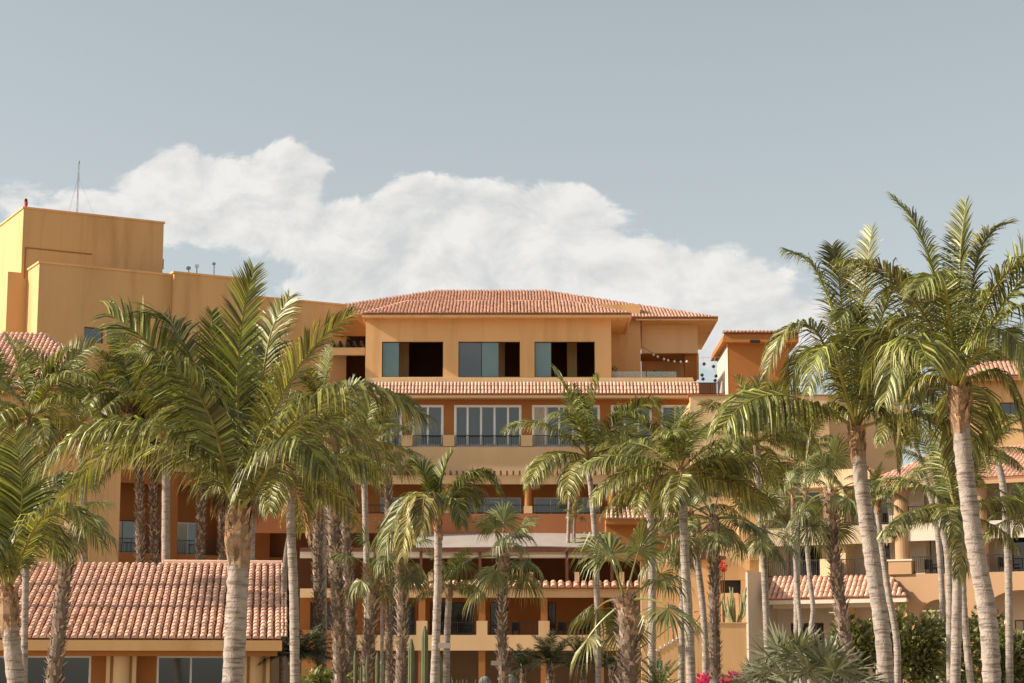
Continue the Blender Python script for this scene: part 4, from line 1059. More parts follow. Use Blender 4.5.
NPALM = {'c': 0, 'f': 0}
def palm(kind, label, Y, crown, trunk, wpx, R, n=18, seed=1, name=None, rough=False, skirt=0, zbase=0.0, fronds=None, emin=0, fibre=1.0, tilt=0.0, elevs=None, up=0.0, lmax=.62, cat='palm tree'):
    rnd = random.Random(seed * 101 + 5)
    m = PXM(Y)
    pts = [P(x, y, Y) for x, y in trunk]
    base = pts[-1].copy()
    if zbase == 0.0 or base.z > zbase:
        dx = pts[-1].x - pts[-2].x if len(pts) > 1 else 0
        base = V((pts[-1].x + (.15 if dx > .1 else 0), Y, zbase))
        if pts[-1].z - zbase > .1: pts.append(base)
        else: pts[-1] = base
    cp = P(crown[0], crown[1], Y)
    grp = 'coconut palms in the hotel garden' if kind == 'c' else 'fan palms in the hotel garden'
    o = empty(name or ('coconut_palm' if kind == 'c' else 'fan_palm'), base, 0, label, cat, grp)
    loc = [p - base for p in reversed(pts)]; ctop = cp - base
    if (loc[-1] - ctop).length > .05: loc.append(ctop)
    r0, r1 = wpx[0] / m / 2, wpx[1] / m / 2
    if rough: mb, path = boot_trunk(loc, r0, r1, rnd, out=.06 + .25 * r0); mb.build('trunk', M['boot'], o)
    else: mb, path = coco_trunk(loc, r0, r1, rnd); mb.build('trunk', M['trunk'], o)
    # crown fibre: old leaf bases around the growing tip
    T = (path[-1] - path[-4]).normalized()
    fb = MB(); hgt = max(.5, r0 * 4.2) * fibre
    for i in range(int(110 if not rough else 50)):
        t = rnd.random(); th = rnd.uniform(0, 6.283); c = path[-1] - T * (hgt * (1 - t) * .9)
        rd = V((math.cos(th), math.sin(th), 0)); tg = T.cross(rd).normalized(); r = r0 * (1.0 + .15 * t)
        L = rnd.uniform(.12, .42) * max(.6, hgt); w_ = r0 * rnd.uniform(.12, .36); k = rnd.uniform(.4, 1.6)
        p = c + rd * r; q = p + T * L * .75 + rd * L * rnd.uniform(.05, .5)
        fb.add([p - tg * w_, p + tg * w_, p + T * L * .5 + rd * L * .12 + tg * w_ * .8, p + T * L * .5 + rd * L * .12 - tg * w_ * .8, q], [(0, 1, 2, 3), (3, 2, 4)], (k, k * rnd.uniform(.85, 1.05), k * .9))
    fb.tube([path[-1] - T * hgt, path[-1] - T * hgt * .5, path[-1], path[-1] + T * .12], [r0 * 1.02, r0 * 1.28, r0 * 1.2, r0 * .5], 10, (.8, .8, .8), jit=.12, rnd=rnd)
    fb.build('crown_fibre', M['fibre'], o)
    Rm = R / m
    if fronds:
        for spec in fronds:
            pp = spec[0]; kw = spec[1] if len(spec) > 1 else {}
            w3 = [ctop.copy()]
            for q in pp: w3.append(P(q[0], q[1], Y + (q[2] if len(q) > 2 else 0)) - base)
            mb = MB(); pth = catmull(w3, 18)
            a = dict(Lmax=lmax, pairs=62, wl=.042, droop=.6, age=.05, rr=.04); a.update(kw); a['Lmax'] *= 1.18; a['pairs'] = int(a['pairs'] * 1.75); a['wl'] *= .78
            pinnate(mb, pth, rnd=rnd, **a)
            mb.build('frond', M['frond'], o)
    P_ = COCO if kind == 'c' else FAN
    sc0 = Rm * 1.18 / (3.2 if kind == 'c' else 2.0)
    ga = 2.399963
    lst = elevs
    if lst is None:
        lst = []
        n = max(8, int(n * .8))
        for i in range(n):
            t = i / max(1, n - 1); lst.append(82 - (94 if kind == 'c' else 112) * t ** .9 + up)
    for i, e in enumerate(lst):
        idx = min(range(len(P_)), key=lambda k: abs(P_[k][0] - e - rnd.uniform(-6, 6)))
        ms = rnd.choice(P_[idx][1])
        s = sc0 * rnd.uniform(.85, 1.12) * (.85 if e > 72 else 1)
        ob = link('frond' if kind == 'c' else 'fan_leaf', ms, o, ctop - V((0, 0, .02 * i / 3)), i * ga + seed + rnd.uniform(-.5, .5), s); ob.rotation_euler.x = rnd.uniform(-.3, .3)
        if tilt: ob.rotation_euler = (ob.rotation_euler[0], tilt, ob.rotation_euler[2])
    if kind == 'c' and not fronds and not skirt: skirt = rnd.choice((0, 1, 1, 2))
    for i in range(skirt):
        ms = rnd.choice(DEADN if kind == 'f' else DEADF)
        link('dead_leaf' if kind == 'f' else 'dead_frond', ms, o, ctop - T * rnd.uniform(.1, .5) * (hgt + (.5 if skirt > 8 else 0)), i * ga + seed, sc0 * rnd.uniform(.6, .95))
    return o

palm('c', 'coconut palm half hidden behind the big front palm, left of its upright fronds', 88, (166, 425), [(166, 450), (166, 705)], (8, 9), 70, 20, 61)
palm('c', 'coconut palm peeping out right of the big front palm under the dark loggia', 96, (322, 410), [(322, 440), (324, 705)], (7, 8), 60, 18, 63)
# ---- the big coconut palm in front, fronds laid out one by one
palm('c', 'big front coconut palm before the pavilion roof with brown sheathed neck and thick trunk', 30, (238, 512),
     [(238, 560), (236, 625), (232, 700)], (20, 22), 200, seed=3, fibre=1.35, fronds=[
    ([(215, 470, -.3), (160, 428, -.6), (90, 428, -.8), (36, 470, -.9)], dict(droop=.9, lmax=.9) if 0 else dict(droop=.8, Lmax=.95, pairs=80)),
    ([(218, 440, .3), (196, 370, .6), (168, 322, .8), (128, 318, .9)], dict(droop=.35, Lmax=.75, lift=.35)),
    ([(226, 470, -.7), (212, 420, -1.2), (185, 375, -1.6), (150, 352, -1.8)], dict(droop=.75, Lmax=.95, pairs=80, lift=.05)),
    ([(238, 440, .1), (238, 370, .1), (244, 310, .0), (254, 268, -.1)], dict(droop=.1, Lmax=.62, lift=.1)),
    ([(232, 450, .3), (222, 400, .5), (214, 350, .6), (212, 312, .7)], dict(droop=.1, Lmax=.45, lift=.1)),
    ([(250, 440, .4), (262, 380, .6), (272, 330, .7), (290, 296, .8)], dict(droop=.3, Lmax=.6, lift=.1, age=.25)),
    ([(258, 450, -.1), (285, 390, -.2), (315, 345, -.3), (352, 312, -.4)], dict(droop=.28, Lmax=.75, lift=.3, age=.3)),
    ([(260, 475, -.4), (290, 425, -.9), (340, 395, -1.3), (385, 392, -1.5), (424, 415, -1.6)], dict(droop=.75, Lmax=.95, pairs=80, age=.3)),
    ([(262, 480, .5), (300, 440, 1.0), (350, 430, 1.4), (398, 470, 1.6)], dict(droop=.8, Lmax=.8, age=.3)),
    ([(220, 480, .6), (170, 450, 1.2), (110, 450, 1.6), (62, 500, 1.8)], dict(droop=.85, Lmax=.85, age=.2)),
    ([(255, 490, -.8), (280, 450, -1.5), (304, 442, -2.0), (322, 470, -2.2)], dict(droop=1.0, Lmax=.7, age=.15)),
    ([(248, 480, .9), (270, 440, 1.6), (292, 420, 2.1), (310, 440, 2.3)], dict(droop=.7, Lmax=.75)),
    ([(228, 470, 1.0), (205, 430, 1.8), (190, 410, 2.2), (176, 420, 2.4)], dict(droop=.7, Lmax=.75)),
    ([(240, 470, 1.0), (245, 410, 1.4), (250, 360, 1.6), (256, 330, 1.6)], dict(droop=.3, Lmax=.6)),
    ], elevs=[62], cat='palm tree')
palm('c', 'coconut palm at the left edge with orange brown sheath and upright fronds', 34, (8, 592), [(9, 608), (12, 645), (18, 705)], (16, 18), 150, seed=8, fronds=[
    ([(6, 540, .3), (2, 480, .4), (-10, 418, .4)], dict(droop=.2)),
    ([(16, 540, .2), (22, 490, .2), (14, 430, .1)], dict(droop=.2)),
    ([(22, 555, -.5), (42, 518, -.8), (72, 506, -1.0), (104, 548, -1.1)], dict(droop=.8, Lmax=.7, age=.25)),
    ([(26, 550, .4), (44, 500, .7), (62, 478, .8), (84, 476, .9)], dict(droop=.6, Lmax=.6)),
    ([(-10, 550, -.5), (-40, 520, -.9), (-70, 540, -1.1)], dict(droop=.7)),
    ([(-5, 540, .5), (-30, 480, .9), (-60, 460, 1.0)], dict(droop=.5)),
    ([(18, 560, .6), (36, 530, 1.2), (50, 530, 1.5), (62, 560, 1.6)], dict(droop=.8, Lmax=.6)),
    ([(0, 560, -.8), (-10, 540, -1.5), (-14, 560, -2.0)], dict(droop=.9, Lmax=.6))], elevs=[72], fibre=1.3)
# ---- tall palms left of the frame, whose trunks shade the pavilion roof
palm('c', 'tall coconut palm standing left of the pavilion, outside the picture', 66.6, (-122, 330), [(-122, 345), (-112, 500), (-108, 705)], (10, 12), 80, 18, 71)
palm('f', 'tall fan palm left of the pavilion, outside the picture', 69.2, (-160, 300), [(-160, 330), (-150, 705)], (9, 11), 60, 14, 72)
# ---- two big coconut palms on the right
palm('c', 'ringed coconut palm just left of the tallest palm on the right', 42, (856, 428),
     [(857, 440), (862, 490), (872, 560), (882, 630), (888, 705)], (14, 16.5), 150, seed=5, fibre=1.2, fronds=[
    ([(845, 370, .2), (832, 310, .4), (812, 265, .5), (786, 250, .6)], dict(droop=.55, Lmax=.8, lift=.3)),
    ([(838, 380, -.4), (815, 330, -.8), (785, 330, -1.0), (766, 372, -1.1)], dict(droop=.8, Lmax=.85, age=.3)),
    ([(858, 370, .2), (862, 310, .3), (868, 262, .3), (872, 228, .3)], dict(droop=.2, Lmax=.6, age=.35)),
    ([(848, 370, .5), (842, 310, .8), (838, 270, .9), (832, 246, 1.0)], dict(droop=.25, Lmax=.65)),
    ([(868, 370, -.3), (884, 310, -.6), (900, 280, -.8), (925, 290, -.9)], dict(droop=.6, Lmax=.75)),
    ([(840, 390, .6), (815, 350, 1.2), (798, 362, 1.5), (788, 392, 1.6)], dict(droop=.8, Lmax=.7, age=.2)),
    ([(845, 390, -.9), (832, 350, -1.6), (818, 352, -2.0), (808, 392, -2.2)], dict(droop=.9, Lmax=.7)),
    ([(870, 390, -.7), (888, 355, -1.2), (905, 362, -1.5), (915, 400, -1.6)], dict(droop=.9, Lmax=.7, age=.1)),
    ([(856, 380, -.9), (858, 330, -1.6), (850, 310, -2.0), (838, 320, -2.3)], dict(droop=.7, Lmax=.7)),
    ([(862, 390, .9), (870, 350, 1.6), (872, 340, 2.1)], dict(droop=.6, Lmax=.7)),
    ([(846, 410, .1), (826, 405, .1), (812, 430, .1), (806, 468, .1)], dict(droop=1.0, Lmax=.5, age=.7)),
    ([(868, 412, .1), (886, 412, .1), (896, 440, .1), (898, 470, .1)], dict(droop=1.0, Lmax=.5, age=.5))], elevs=[66, 50, 34, 18])
palm('c', 'tallest coconut palm on the right with the big yellowing frond arching left', 38, (958, 388),
     [(959, 402), (964, 460), (975, 545), (988, 620), (993, 705)], (17, 19), 170, seed=6, fibre=1.3, fronds=[
    ([(945, 320, .2), (930, 260, .4), (914, 222, .5), (894, 198, .6)], dict(droop=.25, Lmax=.7, lift=.2)),
    ([(958, 320, .1), (960, 270, .1), (962, 235, .1), (966, 202, .1)], dict(droop=.15, Lmax=.62)),
    ([(968, 320, .2), (976, 265, .3), (988, 235, .3), (1008, 222, .4)], dict(droop=.3, Lmax=.62, age=.3)),
    ([(938, 340, -.6), (910, 295, -1.1), (880, 268, -1.4), (838, 260, -1.6)], dict(droop=.75, Lmax=.9, age=.55, pairs=80)),
    ([(975, 330, -.4), (1000, 280, -.7), (1030, 262, -.9), (1062, 290, -1.0)], dict(droop=.6, Lmax=.85, age=.3)),
    ([(980, 345, .5), (1010, 310, .9), (1040, 310, 1.1), (1066, 345, 1.2)], dict(droop=.7, Lmax=.8)),
    ([(936, 350, .5), (905, 320, 1.0), (880, 340, 1.3), (866, 385, 1.4)], dict(droop=.8, Lmax=.8, age=.25)),
    ([(940, 360, -1.0), (918, 335, -1.8), (898, 355, -2.3), (884, 402, -2.5)], dict(droop=.9, Lmax=.75, age=.1)),
    ([(975, 355, -.9), (998, 330, -1.6), (1020, 345, -2.0), (1034, 388, -2.2)], dict(droop=.9, Lmax=.75)),
    ([(952, 340, -.9), (945, 290, -1.7), (934, 275, -2.2), (915, 290, -2.6)], dict(droop=.7, Lmax=.8)),
    ([(964, 345, .9), (974, 300, 1.7), (984, 290, 2.2)], dict(droop=.5, Lmax=.75)),
    ([(950, 345, .9), (936, 300, 1.6), (926, 285, 2.0)], dict(droop=.5, Lmax=.75)),
    ([(975, 375, .1), (1000, 372, .1), (1018, 400, .1), (1026, 440, .1)], dict(droop=1.0, Lmax=.5, age=.4)),
    ([(940, 378, .1), (920, 380, .1), (905, 405, .1), (898, 440, .1)], dict(droop=1.0, Lmax=.5, age=.7))], elevs=[66, 50, 34, 18])

# ---- left cluster behind
palm('c', 'coconut palm at the left edge below the low pink roof, thin grey trunk', 60, (30, 415), [(28, 440), (26, 560), (24, 705)], (7, 7), 82, 20, 12)
palm('c', 'coconut palm with upright sprays in front of the small left wing windows', 90, (126, 395), [(136, 430), (140, 510), (140, 600), (140, 705)], (8, 11), 66, 20, 13, rough=True)
palm('c', 'coconut palm at the far left whose crown is cut by the frame', 90, (-8, 400), [(-8, 430), (-9, 600), (-9, 705)], (8, 8), 70, 18, 14)
palm('c', 'palm with dark rough trunk right beside the twin trunk at the left wing pillar', 91, (152, 440), [(153, 470), (154, 560), (154, 705)], (8, 11), 56, 16, 15, rough=True)
palm('f', 'fan palm with shaggy leaning trunk against the left half of the pavilion roof', 50, (74, 512), [(72, 535), (63, 590), (52, 705)], (15, 17), 52, 16, 16, rough=True, skirt=5)
palm('c', 'coconut palm filling the gap left of the big front palm', 89, (78, 425), [(82, 450), (84, 560), (84, 705)], (8, 8), 72, 20, 17)
palm('c', 'palm with shaggy trunk showing before the shaded balcony left of the front palm', 92, (204, 455), [(202, 490), (200, 560), (200, 705)], (8, 10), 56, 16, 18, rough=True)
palm('f', 'fan palm with narrow dark trunk just left of the big front trunk', 93, (222, 470), [(222, 500), (222, 560), (222, 705)], (7, 8), 44, 14, 19, rough=True, skirt=10)
palm('f', 'brown skirted fan palm with thin smooth trunk right of the big front trunk', 90, (256, 478), [(254, 500), (252, 560), (252, 705)], (5, 6), 44, 14, 20, skirt=16)
palm('c', 'coconut palm with smooth pale trunk standing at the right gable of the pavilion', 55, (291, 470), [(291, 490), (291, 530), (294, 600), (295, 705)], (8, 10), 88, 20, 21, skirt=3)
palm('f', 'fan palm whose slim trunk leans behind the smooth pale trunk by the gable', 70, (302, 478), [(298, 505), (287, 550), (283, 610), (282, 705)], (5, 6), 42, 14, 22, skirt=16)
palm('f', 'fan palm with mottled shaggy trunk ending above the orange garden wall', 75, (318, 470), [(318, 500), (318, 570), (320, 640), (320, 705)], (11, 12), 46, 14, 23, rough=True, skirt=16)
palm('f', 'thickest shaggy fan palm right of the pavilion, left of two touching trunks', 62, (331, 435), [(332, 470), (334, 540), (338, 610), (341, 705)], (13, 15), 56, 16, 24, rough=True, skirt=10)
palm('f', 'fan palm with shaggy trunk touching the right side of the thickest left trunk', 66, (344, 462), [(345, 490), (347, 560), (351, 620), (352, 705)], (10, 12), 48, 14, 25, rough=True, skirt=12)
palm('c', 'coconut palm with slender white trunk in front of the left end of the red band', 84, (363, 440), [(364, 470), (366, 540), (367, 600), (367, 705)], (6, 6), 54, 16, 26)
palm('f', 'fan palm with dark brown neck against the peach wall under the white framed windows', 95, (388, 446), [(388, 470), (389, 520), (389, 620), (389, 705)], (8, 8), 38, 14, 27, rough=True, up=5)
palm('f', 'low fan palm with shaggy trunk and two wide leaves left of the cactus', 60, (370, 568), [(372, 590), (369, 640), (364, 705)], (12, 15), 46, 11, 28, rough=True, up=0)
palm('f', 'small fan palm on a pencil thin stem between two shaggy trunks', 62, (383, 582), [(382, 610), (382, 650), (381, 705)], (3, 4), 22, 10, 29)
palm('f', 'fan palm with russet shaggy trunk beside the cacti', 58, (399, 552), [(402, 580), (402, 630), (400, 705)], (11, 13), 44, 12, 30, rough=True)
palm('c', 'coconut palm with a bent pale frond left of the middle and smooth grey trunk', 48, (437, 515), [(438, 530), (438, 580), (436, 640), (434, 705)], (7, 9), 66, seed=31, fibre=1.2, fronds=[
    ([(440, 490, .1), (444, 470, .1), (452, 452, .1)], dict(droop=.1, Lmax=.5)),
    ([(430, 490, .2), (424, 472, .3), (414, 462, .3)], dict(droop=.3, Lmax=.7)),
    ([(425, 495, -.3), (408, 500, -.6), (392, 525, -.8), (384, 552, -.9)], dict(droop=.7, Lmax=.8)),
    ([(432, 498, -.7), (420, 495, -1.2), (408, 520, -1.4), (402, 556, -1.5)], dict(droop=1.1, Lmax=.7, age=.9)),
    ([(428, 500, -.9), (424, 500, -1.5), (420, 535, -1.7)], dict(droop=1.2, Lmax=.7, age=1.2)),
    ([(450, 495, -.1), (468, 476, -.2), (486, 474, -.2), (500, 490, -.3)], dict(droop=.7, Lmax=.7)),
    ([(450, 500, .4), (466, 490, .7), (478, 500, .8)], dict(droop=.8, Lmax=.7)),
    ([(445, 505, -.6), (456, 500, -1.0), (462, 525, -1.2)], dict(droop=1.0, Lmax=.6, age=.2))], elevs=[60, 40])
palm('c', 'short palm with drooping green crown behind the smooth grey trunk left of centre', 62, (450, 585), [(449, 600), (447, 640), (446, 705)], (6, 7), 36, 14, 32)
palm('f', 'dark shaded fan palm with shaggy trunk in front of the middle balcony', 56, (503, 556), [(503, 575), (502, 630), (505, 705)], (9, 12), 60, 16, 33, rough=True)
palm('c', 'slim coconut palm crossing the white framed windows with upright fronds', 62, (588, 455), [(589, 472), (592, 500), (596, 560), (599, 705)], (5, 6.5), 84, 20, 34, up=6)
palm('f', 'young fan palm on the red balcony ledge, taller of the two small ones', 137, (570, 495), [(569, 510), (568, 545)], (3, 3.5), 17, 11, 35, zbase=C.z(570, 545, -5))
palm('f', 'young fan palm on the red balcony ledge, shorter of the two small ones', 137, (575, 513), [(574, 525), (574, 545)], (3, 3.5), 14, 9, 36, zbase=C.z(570, 545, -5))
palm('f', 'stout fan palm with very shaggy brown trunk and long pale leaf stalks right of centre', 42, (625, 600), [(627, 610), (628, 645), (627, 705)], (17, 27), 86, 11, 37, rough=True, up=4)
palm('c', 'coconut palm with full crown right of centre and smooth pale trunk', 50, (680, 470), [(682, 490), (685, 560), (689, 630), (692, 705)], (8, 10), 86, 22, 38)
palm('c', 'coconut palm with drooping crown over the tiled skirt right of the middle', 60, (648, 488), [(650, 510), (652, 570), (652, 705)], (7, 8), 50, 16, 39, skirt=3)
palm('c', 'coconut palm below the small orange roof tower', 72, (756, 440), [(757, 462), (759, 500), (764, 570), (770, 705)], (5, 7), 74, 22, 40)
palm('f', 'dark fan palm with thick shaggy trunk left of the bright end wall', 64, (713, 518), [(715, 545), (714, 610), (716, 705)], (9, 14), 58, 18, 41, rough=True)
palm('c', 'coconut palm on a curved grey trunk between the smooth trunk and the shaggy trunk', 66, (690, 512), [(694, 540), (701, 590), (705, 640), (706, 705)], (6, 7), 42, 14, 42)
palm('f', 'fan palm on a straight smooth trunk tucked behind the full crowned coconut palm', 68, (672, 548), [(682, 570), (682, 620), (681, 705)], (6, 7), 44, 13, 43)
palm('f', 'dark fan palm before the bright end wall of the right wing', 70, (762, 530), [(763.5, 555), (766.5, 620), (770, 705)], (6.5, 7), 46, 14, 44)
palm('f', 'left fan palm of the slim pair crossing the right wing tile skirt', 80, (793, 497), [(793, 522), (797, 585), (801, 640), (802, 705)], (4, 5), 40, 15, 45)
palm('f', 'right fan palm of the slim bent pair crossing the right wing tile skirt', 82, (806, 494), [(805, 520), (810, 580), (813, 610), (810, 640), (810, 705)], (4.5, 5), 40, 14, 46)
palm('f', 'fan palm with rugged brown trunk and weeping pale leaves left of the ringed palm', 52, (832, 494), [(831, 520), (836, 570), (844, 630), (853, 705)], (12, 14.5), 58, 15, 47, rough=True)
palm('c', 'dark coconut palm behind the weeping fan palms', 90, (797, 462), [(797, 490), (797, 600), (797, 705)], (6, 7), 58, 20, 48)
palm('c', 'coconut palm with a bright upright frond standing behind the tallest palm', 54, (956, 512), [(957, 530), (957, 600), (955, 705)], (9, 11), 82, seed=49, elevs=[66, 58, 46, 34, 24, 14, 4, -10, -24, 40, 20], fronds=[([(948, 470, -.3), (942, 430, -.4), (936, 402, -.5)], dict(droop=.35, Lmax=.75)), ([(975, 470, -.3), (995, 430, -.5), (1022, 412, -.7)], dict(droop=.5, Lmax=.8))])
palm('c', 'coconut palm on the left trunk of the slim three behind the tallest palm', 62, (934, 470), [(938, 500), (943, 530), (949, 570), (951, 705)], (6, 9), 46, 13, 50, up=14)
palm('c', 'coconut palm on the right trunk of the slim three, curving outwards at its foot', 60, (962, 505), [(962, 540), (964, 610), (973, 705)], (6, 8), 38, 11, 51, up=14)
palm('c', 'coconut palm with slim trunk bending away right of the left ringed palm', 56, (878, 500), [(879, 525), (888, 590), (897, 645), (897, 705)], (5, 8), 28, 11, 52, up=12)
palm('c', 'slender palm whose grey trunk stands close behind the left ringed trunk', 72, (877, 488), [(877, 510), (879, 560), (879, 705)], (6, 6), 28, 11, 53, up=12)
palm('c', 'coconut palm with arching green crown between the two tallest palms', 70, (908, 412), [(914, 440), (934, 510), (940, 560), (943, 620), (946, 705)], (6, 6), 66, 20, 54, up=8)
palm('c', 'coconut palm at the right edge with its trunk outside the frame', 60, (1026, 515), [(1030, 540), (1034, 705)], (9, 10), 44, 15, 55, up=5)
palm('c', 'coconut palm with feathery crown hanging before the far right tiled roof', 64, (990, 448), [(1002, 480), (1008, 560), (1010, 705)], (7, 8), 48, 15, 56, up=6)
palm('c', 'distant palm on the slope behind the upper right roof', 150, (1005, 352), [(1005, 372), (1005, 500), (1005, 690)], (5, 6), 28, 16, 57)
palm('c', 'distant palm just above the roof ridge behind the tallest palm', 150, (975, 358), [(975, 380), (975, 500), (975, 690)], (5, 6), 26, 16, 58)

# ================================================================== LOW PLANTS
def low_palm(px, py, Y, R, label, m='cycad', n=22, name='cycad', cat='plant', trunkw=0, seed=1, fan=False, lf=.28, stiff=.2, grp=None):
    rnd = random.Random(seed); p = P(px, py, Y); base = V((p.x, Y, 0)); o = empty(name, base, 0, label, cat, grp)
    h = p.z; Rm = R / PXM(Y)
    if trunkw: 
        mb, _ = boot_trunk([V((0, 0, 0)), V((0, 0, h * .5)), V((0, 0, h))], trunkw / PXM(Y) / 2, trunkw / PXM(Y) / 2 * 1.1, rnd); mb.build('trunk', M['boot'], o)
    mb = MB()
    for i in range(n):
        e = rnd.uniform(2, 72) if not fan else rnd.uniform(10, 85); az = i * 2.4 + rnd.uniform(-.3, .3); sub = MB()
        if fan: fanleaf(sub, e, Rm * .75, Rm * .62, .25, rnd, 20, 0, .12, (1, 1, 1))
        else: pinnate(sub, arc_path(e, Rm * 1.15, .9, 10), lf * Rm, 34, rnd, .022 * max(1, Rm), stiff, 0, t0=.08, rr=.018)
        c, s_ = math.cos(az), math.sin(az)
        sub.v = [(x * c - y * s_, x * s_ + y * c, z + h) for x, y, z in sub.v]
        b = len(mb.v); mb.v += sub.v; mb.c += sub.c; mb.usec = True; mb.f += [tuple(k + b for k in f) for f in sub.f]
    mb.build('crown', M[m], o); return o
g_ = 'cycads before the middle balconies'
low_palm(523, 668, 78, 24, 'dark cycad on a pale stub trunk, leftmost below the middle balcony', seed=1, trunkw=5, grp=g_)
low_palm(550, 663, 74, 34, 'dark cycad with spread crown and pale rough trunk below the orange column', seed=2, trunkw=8, grp=g_)
low_palm(583, 664, 76, 32, 'dark cycad in the middle of the row under the right balcony', seed=3, trunkw=7, grp=g_)
low_palm(612, 664, 72, 28, 'dark cycad nearest to the stout shaggy fan palm', seed=4, trunkw=7, grp=g_)
low_palm(300, 655, 66, 42, 'dark shaded feather leaved plant between pavilion gable and orange garden wall', seed=5, name='shade_palm', n=26, lf=.34, stiff=.5)
low_palm(660, 690, 54, 38, 'green spiky yucca at the foot of the stair wall', m='fan', seed=6, name='yucca', n=34, lf=.12, stiff=.1)
low_palm(790, 684, 46, 46, 'silvery blue fan leaved low palm below the bright end wall', m='blue', seed=7, name='blue_fan_palm', fan=True, n=20)
low_palm(828, 698, 42, 48, 'silvery blue fan leaved low palm at the foot of the rugged trunk', m='blue', seed=8, name='blue_fan_palm', fan=True, n=20)
low_palm(762, 700, 48, 34, 'grey green low fan palm beside the pink flowers', m='blue', seed=9, name='blue_fan_palm', fan=True, n=16)

def cactus(px, ytop, Y, wpx, label, seed=1, arms=()):
    base = P(px, 690, Y); base.z = 0; o = empty('columnar_cactus', base, 0, label, 'cactus', 'columnar cacti left of centre')
    def col(x, z0_, z1_, r, nm='stem'):
        mb = MB(); n = 20; vs = []; fs = []; ks = 12
        for i in range(ks + 1):
            t = i / ks; z = z0_ + (z1_ - z0_) * t; rr = r * (1 if t < .93 else math.sqrt(max(.05, 1 - ((t - .93) / .07) ** 2 * .9)))
            for k in range(n): 
                q = rr * (1.0 if k % 2 else .84); th = 2 * math.pi * k / n; vs.append((x + q * math.cos(th), q * math.sin(th), z))
        for i in range(ks):
            for k in range(n): k2 = (k+1) % n; fs.append((i*n+k, i*n+k2, (i+1)*n+k2, (i+1)*n+k))
        fs.append(tuple(range(ks*n, ks*n+n))); mb.add(vs, fs); return mb.build(nm, M['cactus'], o)
    r = wpx / PXM(Y) / 2; H = P(px, ytop, Y).z; col(0, 0, H, r)
    for (dx, y2) in arms: col(dx / PXM(Y), 0, P(px, y2, Y).z, r * .8, 'arm')
cactus(424.5, 626, 54, 7, 'tallest columnar cactus left of the smooth grey trunk')
cactus(411, 639, 55, 6.5, 'columnar cactus leftmost of the three before the middle ground floor')
cactus(439.5, 654, 53, 6.5, 'shortest columnar cactus, right of the smooth grey trunk')
cactus(377, 652, 58, 4, 'slim cactus clump between the two shaggy trunks left of the cacti', arms=((-10, 655), (-16, 662), (-22, 650), (6, 658)))
base = P(735, 624, 115.6); o = empty('candelabra_cactus', base, 0, 'tall many stemmed candelabra cactus in the planter above the peach wall', 'cactus')
rnd = random.Random(4)
M['pale_cactus'] = mat('yellow_green_cactus', (.27, .26, .12), .75, .25, 4, .3, 30)
for i in range(24):
    a = rnd.uniform(-1, 1) * .62; hh = rnd.uniform(1.0, 2.1); y_ = rnd.uniform(-.5, .5)
    MB().tube([(a * .3, y_ * .5, 0), (a * .95, y_, hh * .45), (a * 1.25 + rnd.uniform(-.1, .1), y_, hh)], [.05, .06, .035], 8).build('stem', M['pale_cactus'], o)
base = P(483, 690, 56); base.z = 0; o = empty('pale_spiky_plant', base, 0, 'pale spiky plant clump at the foot of the middle shaggy trunk', 'plant')
mb = MB(); 
for i in range(70):
    a = rnd.uniform(-.7, .7); y_ = rnd.uniform(-.5, .5); h = rnd.uniform(.9, 1.95); k = rnd.uniform(.8, 1.6)
    mb.tube([(a, y_, 0), (a * 1.2, y_, h * .6), (a * 1.3 + rnd.uniform(-.1, .1), y_, h)], [.03, .03, .006], 5, (k, k, k))
mb.build('leaves', M['blue'], o)

def shrub(px, py, Y, rx, ry, label, name='shrub', m='shrub', n=1500, ls=.22, seed=1, flowers=None, cat='shrub', fl=260, grp=None, ground=True):
    rnd = random.Random(seed); c = P(px, py, Y); base = V((c.x, Y, 0)); o = empty(name, base, 0, label, cat, grp); k = PXM(Y)
    cc = V((0, 0, c.z)); r = (rx / k, rx / k * .8, ry / k)
    mb = MB(); 
    for i in range(7):
        q = V((rnd.uniform(-.6, .6) * r[0], rnd.uniform(-.5, .5) * r[1], cc.z + rnd.uniform(-.5, .55) * r[2])); leaf_ball(mb, q, (r[0] * .55, r[1] * .55, r[2] * .55), n // 7, ls, rnd)
    mb.build('foliage', M[m], o)
    st_ = MB()
    for i in range(6): st_.tube([(rnd.uniform(-.1, .1), 0, 0), (rnd.uniform(-.5, .5) * r[0], rnd.uniform(-.4, .4) * r[1], cc.z)], [.04, .015], 5)
    st_.build('stem', M['brown'], o)
    if flowers:
        mb = MB(); leaf_ball(mb, cc + V((0, -.1, .15 * r[2])), (r[0] * .95, r[1] * 1.05, r[2] * .95), fl, ls * .8, rnd); mb.build('flowers' if flowers in ('pink', 'red') else 'orange_leaves', M[flowers], o)
    return o
M['croton'] = mat('orange_croton_leaf', (.50, .22, .09), .6, .3, 4, attr=True, trans=.2)
g_ = 'garden shrubs below the arches'
shrub(858, 655, 66, 24, 38, 'leafy green shrub left of the ringed trunk', seed=1, grp=g_)
shrub(893, 652, 68, 26, 46, 'dark green shrub with orange leaf tips between ringed and bent trunks', seed=2, flowers='croton', fl=90, grp=g_)
shrub(922, 648, 66, 30, 46, 'dense dark shrub left of the slim trunk trio', seed=3, n=2200, flowers='croton', fl=30, grp=g_)
shrub(958, 655, 70, 24, 42, 'shrub with orange leaves behind the slim trunk trio', seed=4, flowers='croton', fl=110, grp=g_)
shrub(985, 650, 72, 24, 44, 'shrub with peach coloured leaves behind the tallest ringed trunk', seed=5, flowers='croton', fl=90, grp=g_)
shrub(1014, 658, 66, 24, 44, 'dark shrub at the right edge of the garden', seed=6, n=2000, grp=g_)
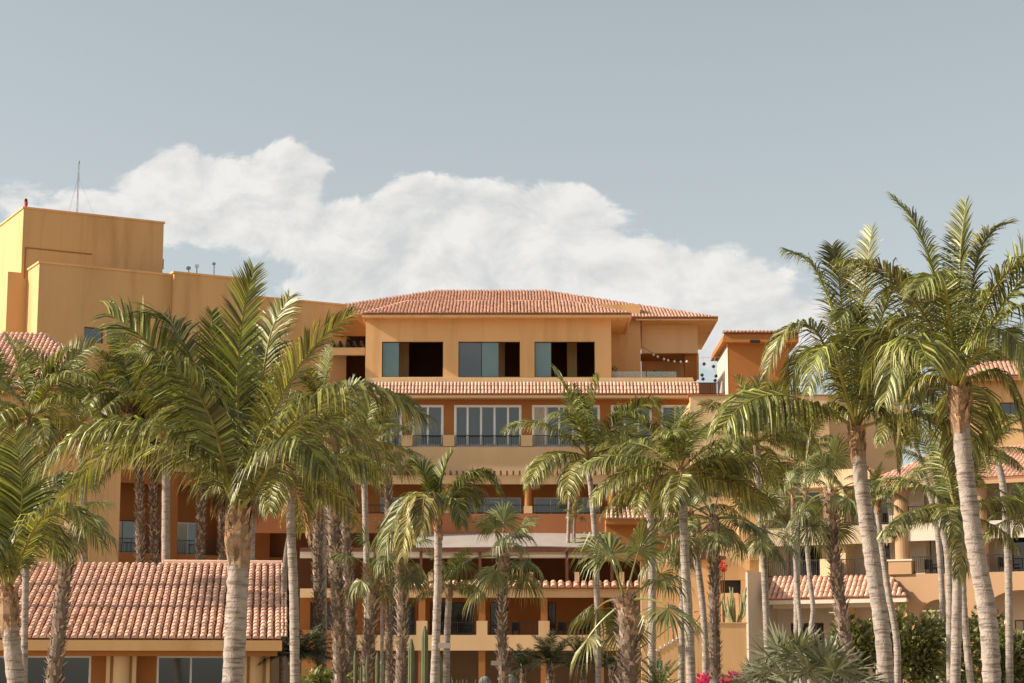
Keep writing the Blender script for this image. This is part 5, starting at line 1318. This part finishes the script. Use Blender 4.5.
shrub(737, 690, 62, 18, 15, 'bougainvillea mound topped with pink flowers below the planter wall', 'bougainvillea', seed=7, n=700, flowers='pink', fl=300)
shrub(703, 692, 60, 9, 16, 'small pink flowering bush between the slim trunks and the shaggy trunk', 'bougainvillea', seed=8, n=250, flowers='pink', fl=260)
shrub(723, 567, 116, 3, 4.5, 'bright red flower cluster beside the shaggy trunk', 'red_blossom', seed=9, n=40, ls=.16, flowers='red', fl=90, cat='flowers')
shrub(320, 690, 64, 30, 20, 'dark low shrub under the shaded feather leaved plant', seed=10, n=700)
shrub(1005, 362, 160, 45, 16, 'olive scrub on the slope above the upper right roof', 'slope_scrub', seed=13, n=900, ls=.6, cat='shrub')

# ---- lamps, sign, boulders
def flood(px, py, Y, label, s=1):
    p = P(px, py, Y); o = empty('floodlight', p, 0, label, 'floodlight', 'white floodlights on palm trunks')
    MB().box(-.12, .16, -.12, .1, -.06, .06).build('housing', M['canvas'], o); MB().box(-.2 * s, -.165 * s, -.03, .03, -.03, .03).build('bracket', M['grey'], o)
flood(443.5, 645.5, 47.6, 'white box floodlight on the right side of the smooth grey trunk'); flood(495.5, 663, 55.5, 'white box floodlight on the left side of the shaggy middle trunk', -1)
p = P(659.5, 667, 60); o = empty('assembly_sign', V((p.x, 60, 0)), 0, 'small green and white sign post before the stair wall', 'sign')
k = PXM(60); MB().tube([(0, .05, 0), (0, .05, p.z - .15)], [.025, .025], 8).build('post', M['grey'], o)
MB().box(-.095, .095, -.01, .02, p.z - .2, p.z + .2).build('panel', M['white'], o)
b = MB(); b.box(-.085, .085, -.014, -.0101, p.z - .03, p.z + .19); b.build('green_field', M['green_sign'], o)
b = MB(); b.lathe([(.001, 0), (.028, .001), (.028, .003), (.001, .004)], 10); b.v = [(x, -.018 + z * .4, p.z + .13 + y) for x, y, z in b.v]
b.box(-.035, .035, -.0175, -.0145, p.z + .02, p.z + .09); b.build('figure_mark', M['white'], o)
def boulder(px, py, Y, r, label, seed):
    rnd = random.Random(seed); p = P(px, py, Y); mb = MB(); n = 14
    prof = [(r * 1.05, -p.z), (r * 1.08, -p.z * .4), (r * .98, -r * .2), (r * .8, r * .45), (r * .45, r * .8), (r * .05, r * .92)]
    mb.lathe(prof, n); mb.v = [(x * rnd.uniform(.93, 1.06), y * rnd.uniform(.93, 1.06), z + p.z) for x, y, z in mb.v]; mb.smooth = True
    tag(mb.build('boulder', M['stone'], None, V((p.x, Y, 0))), label, 'boulder')
boulder(485, 682, 64, .2, 'small round grey boulder left of the pale spiky clump', 1); boulder(510, 682, 66, .26, 'larger round boulder right of the shaggy middle trunk', 2); boulder(715, 684, 58, .18, 'pale boulder at the foot of the thick shaggy trunk', 3)
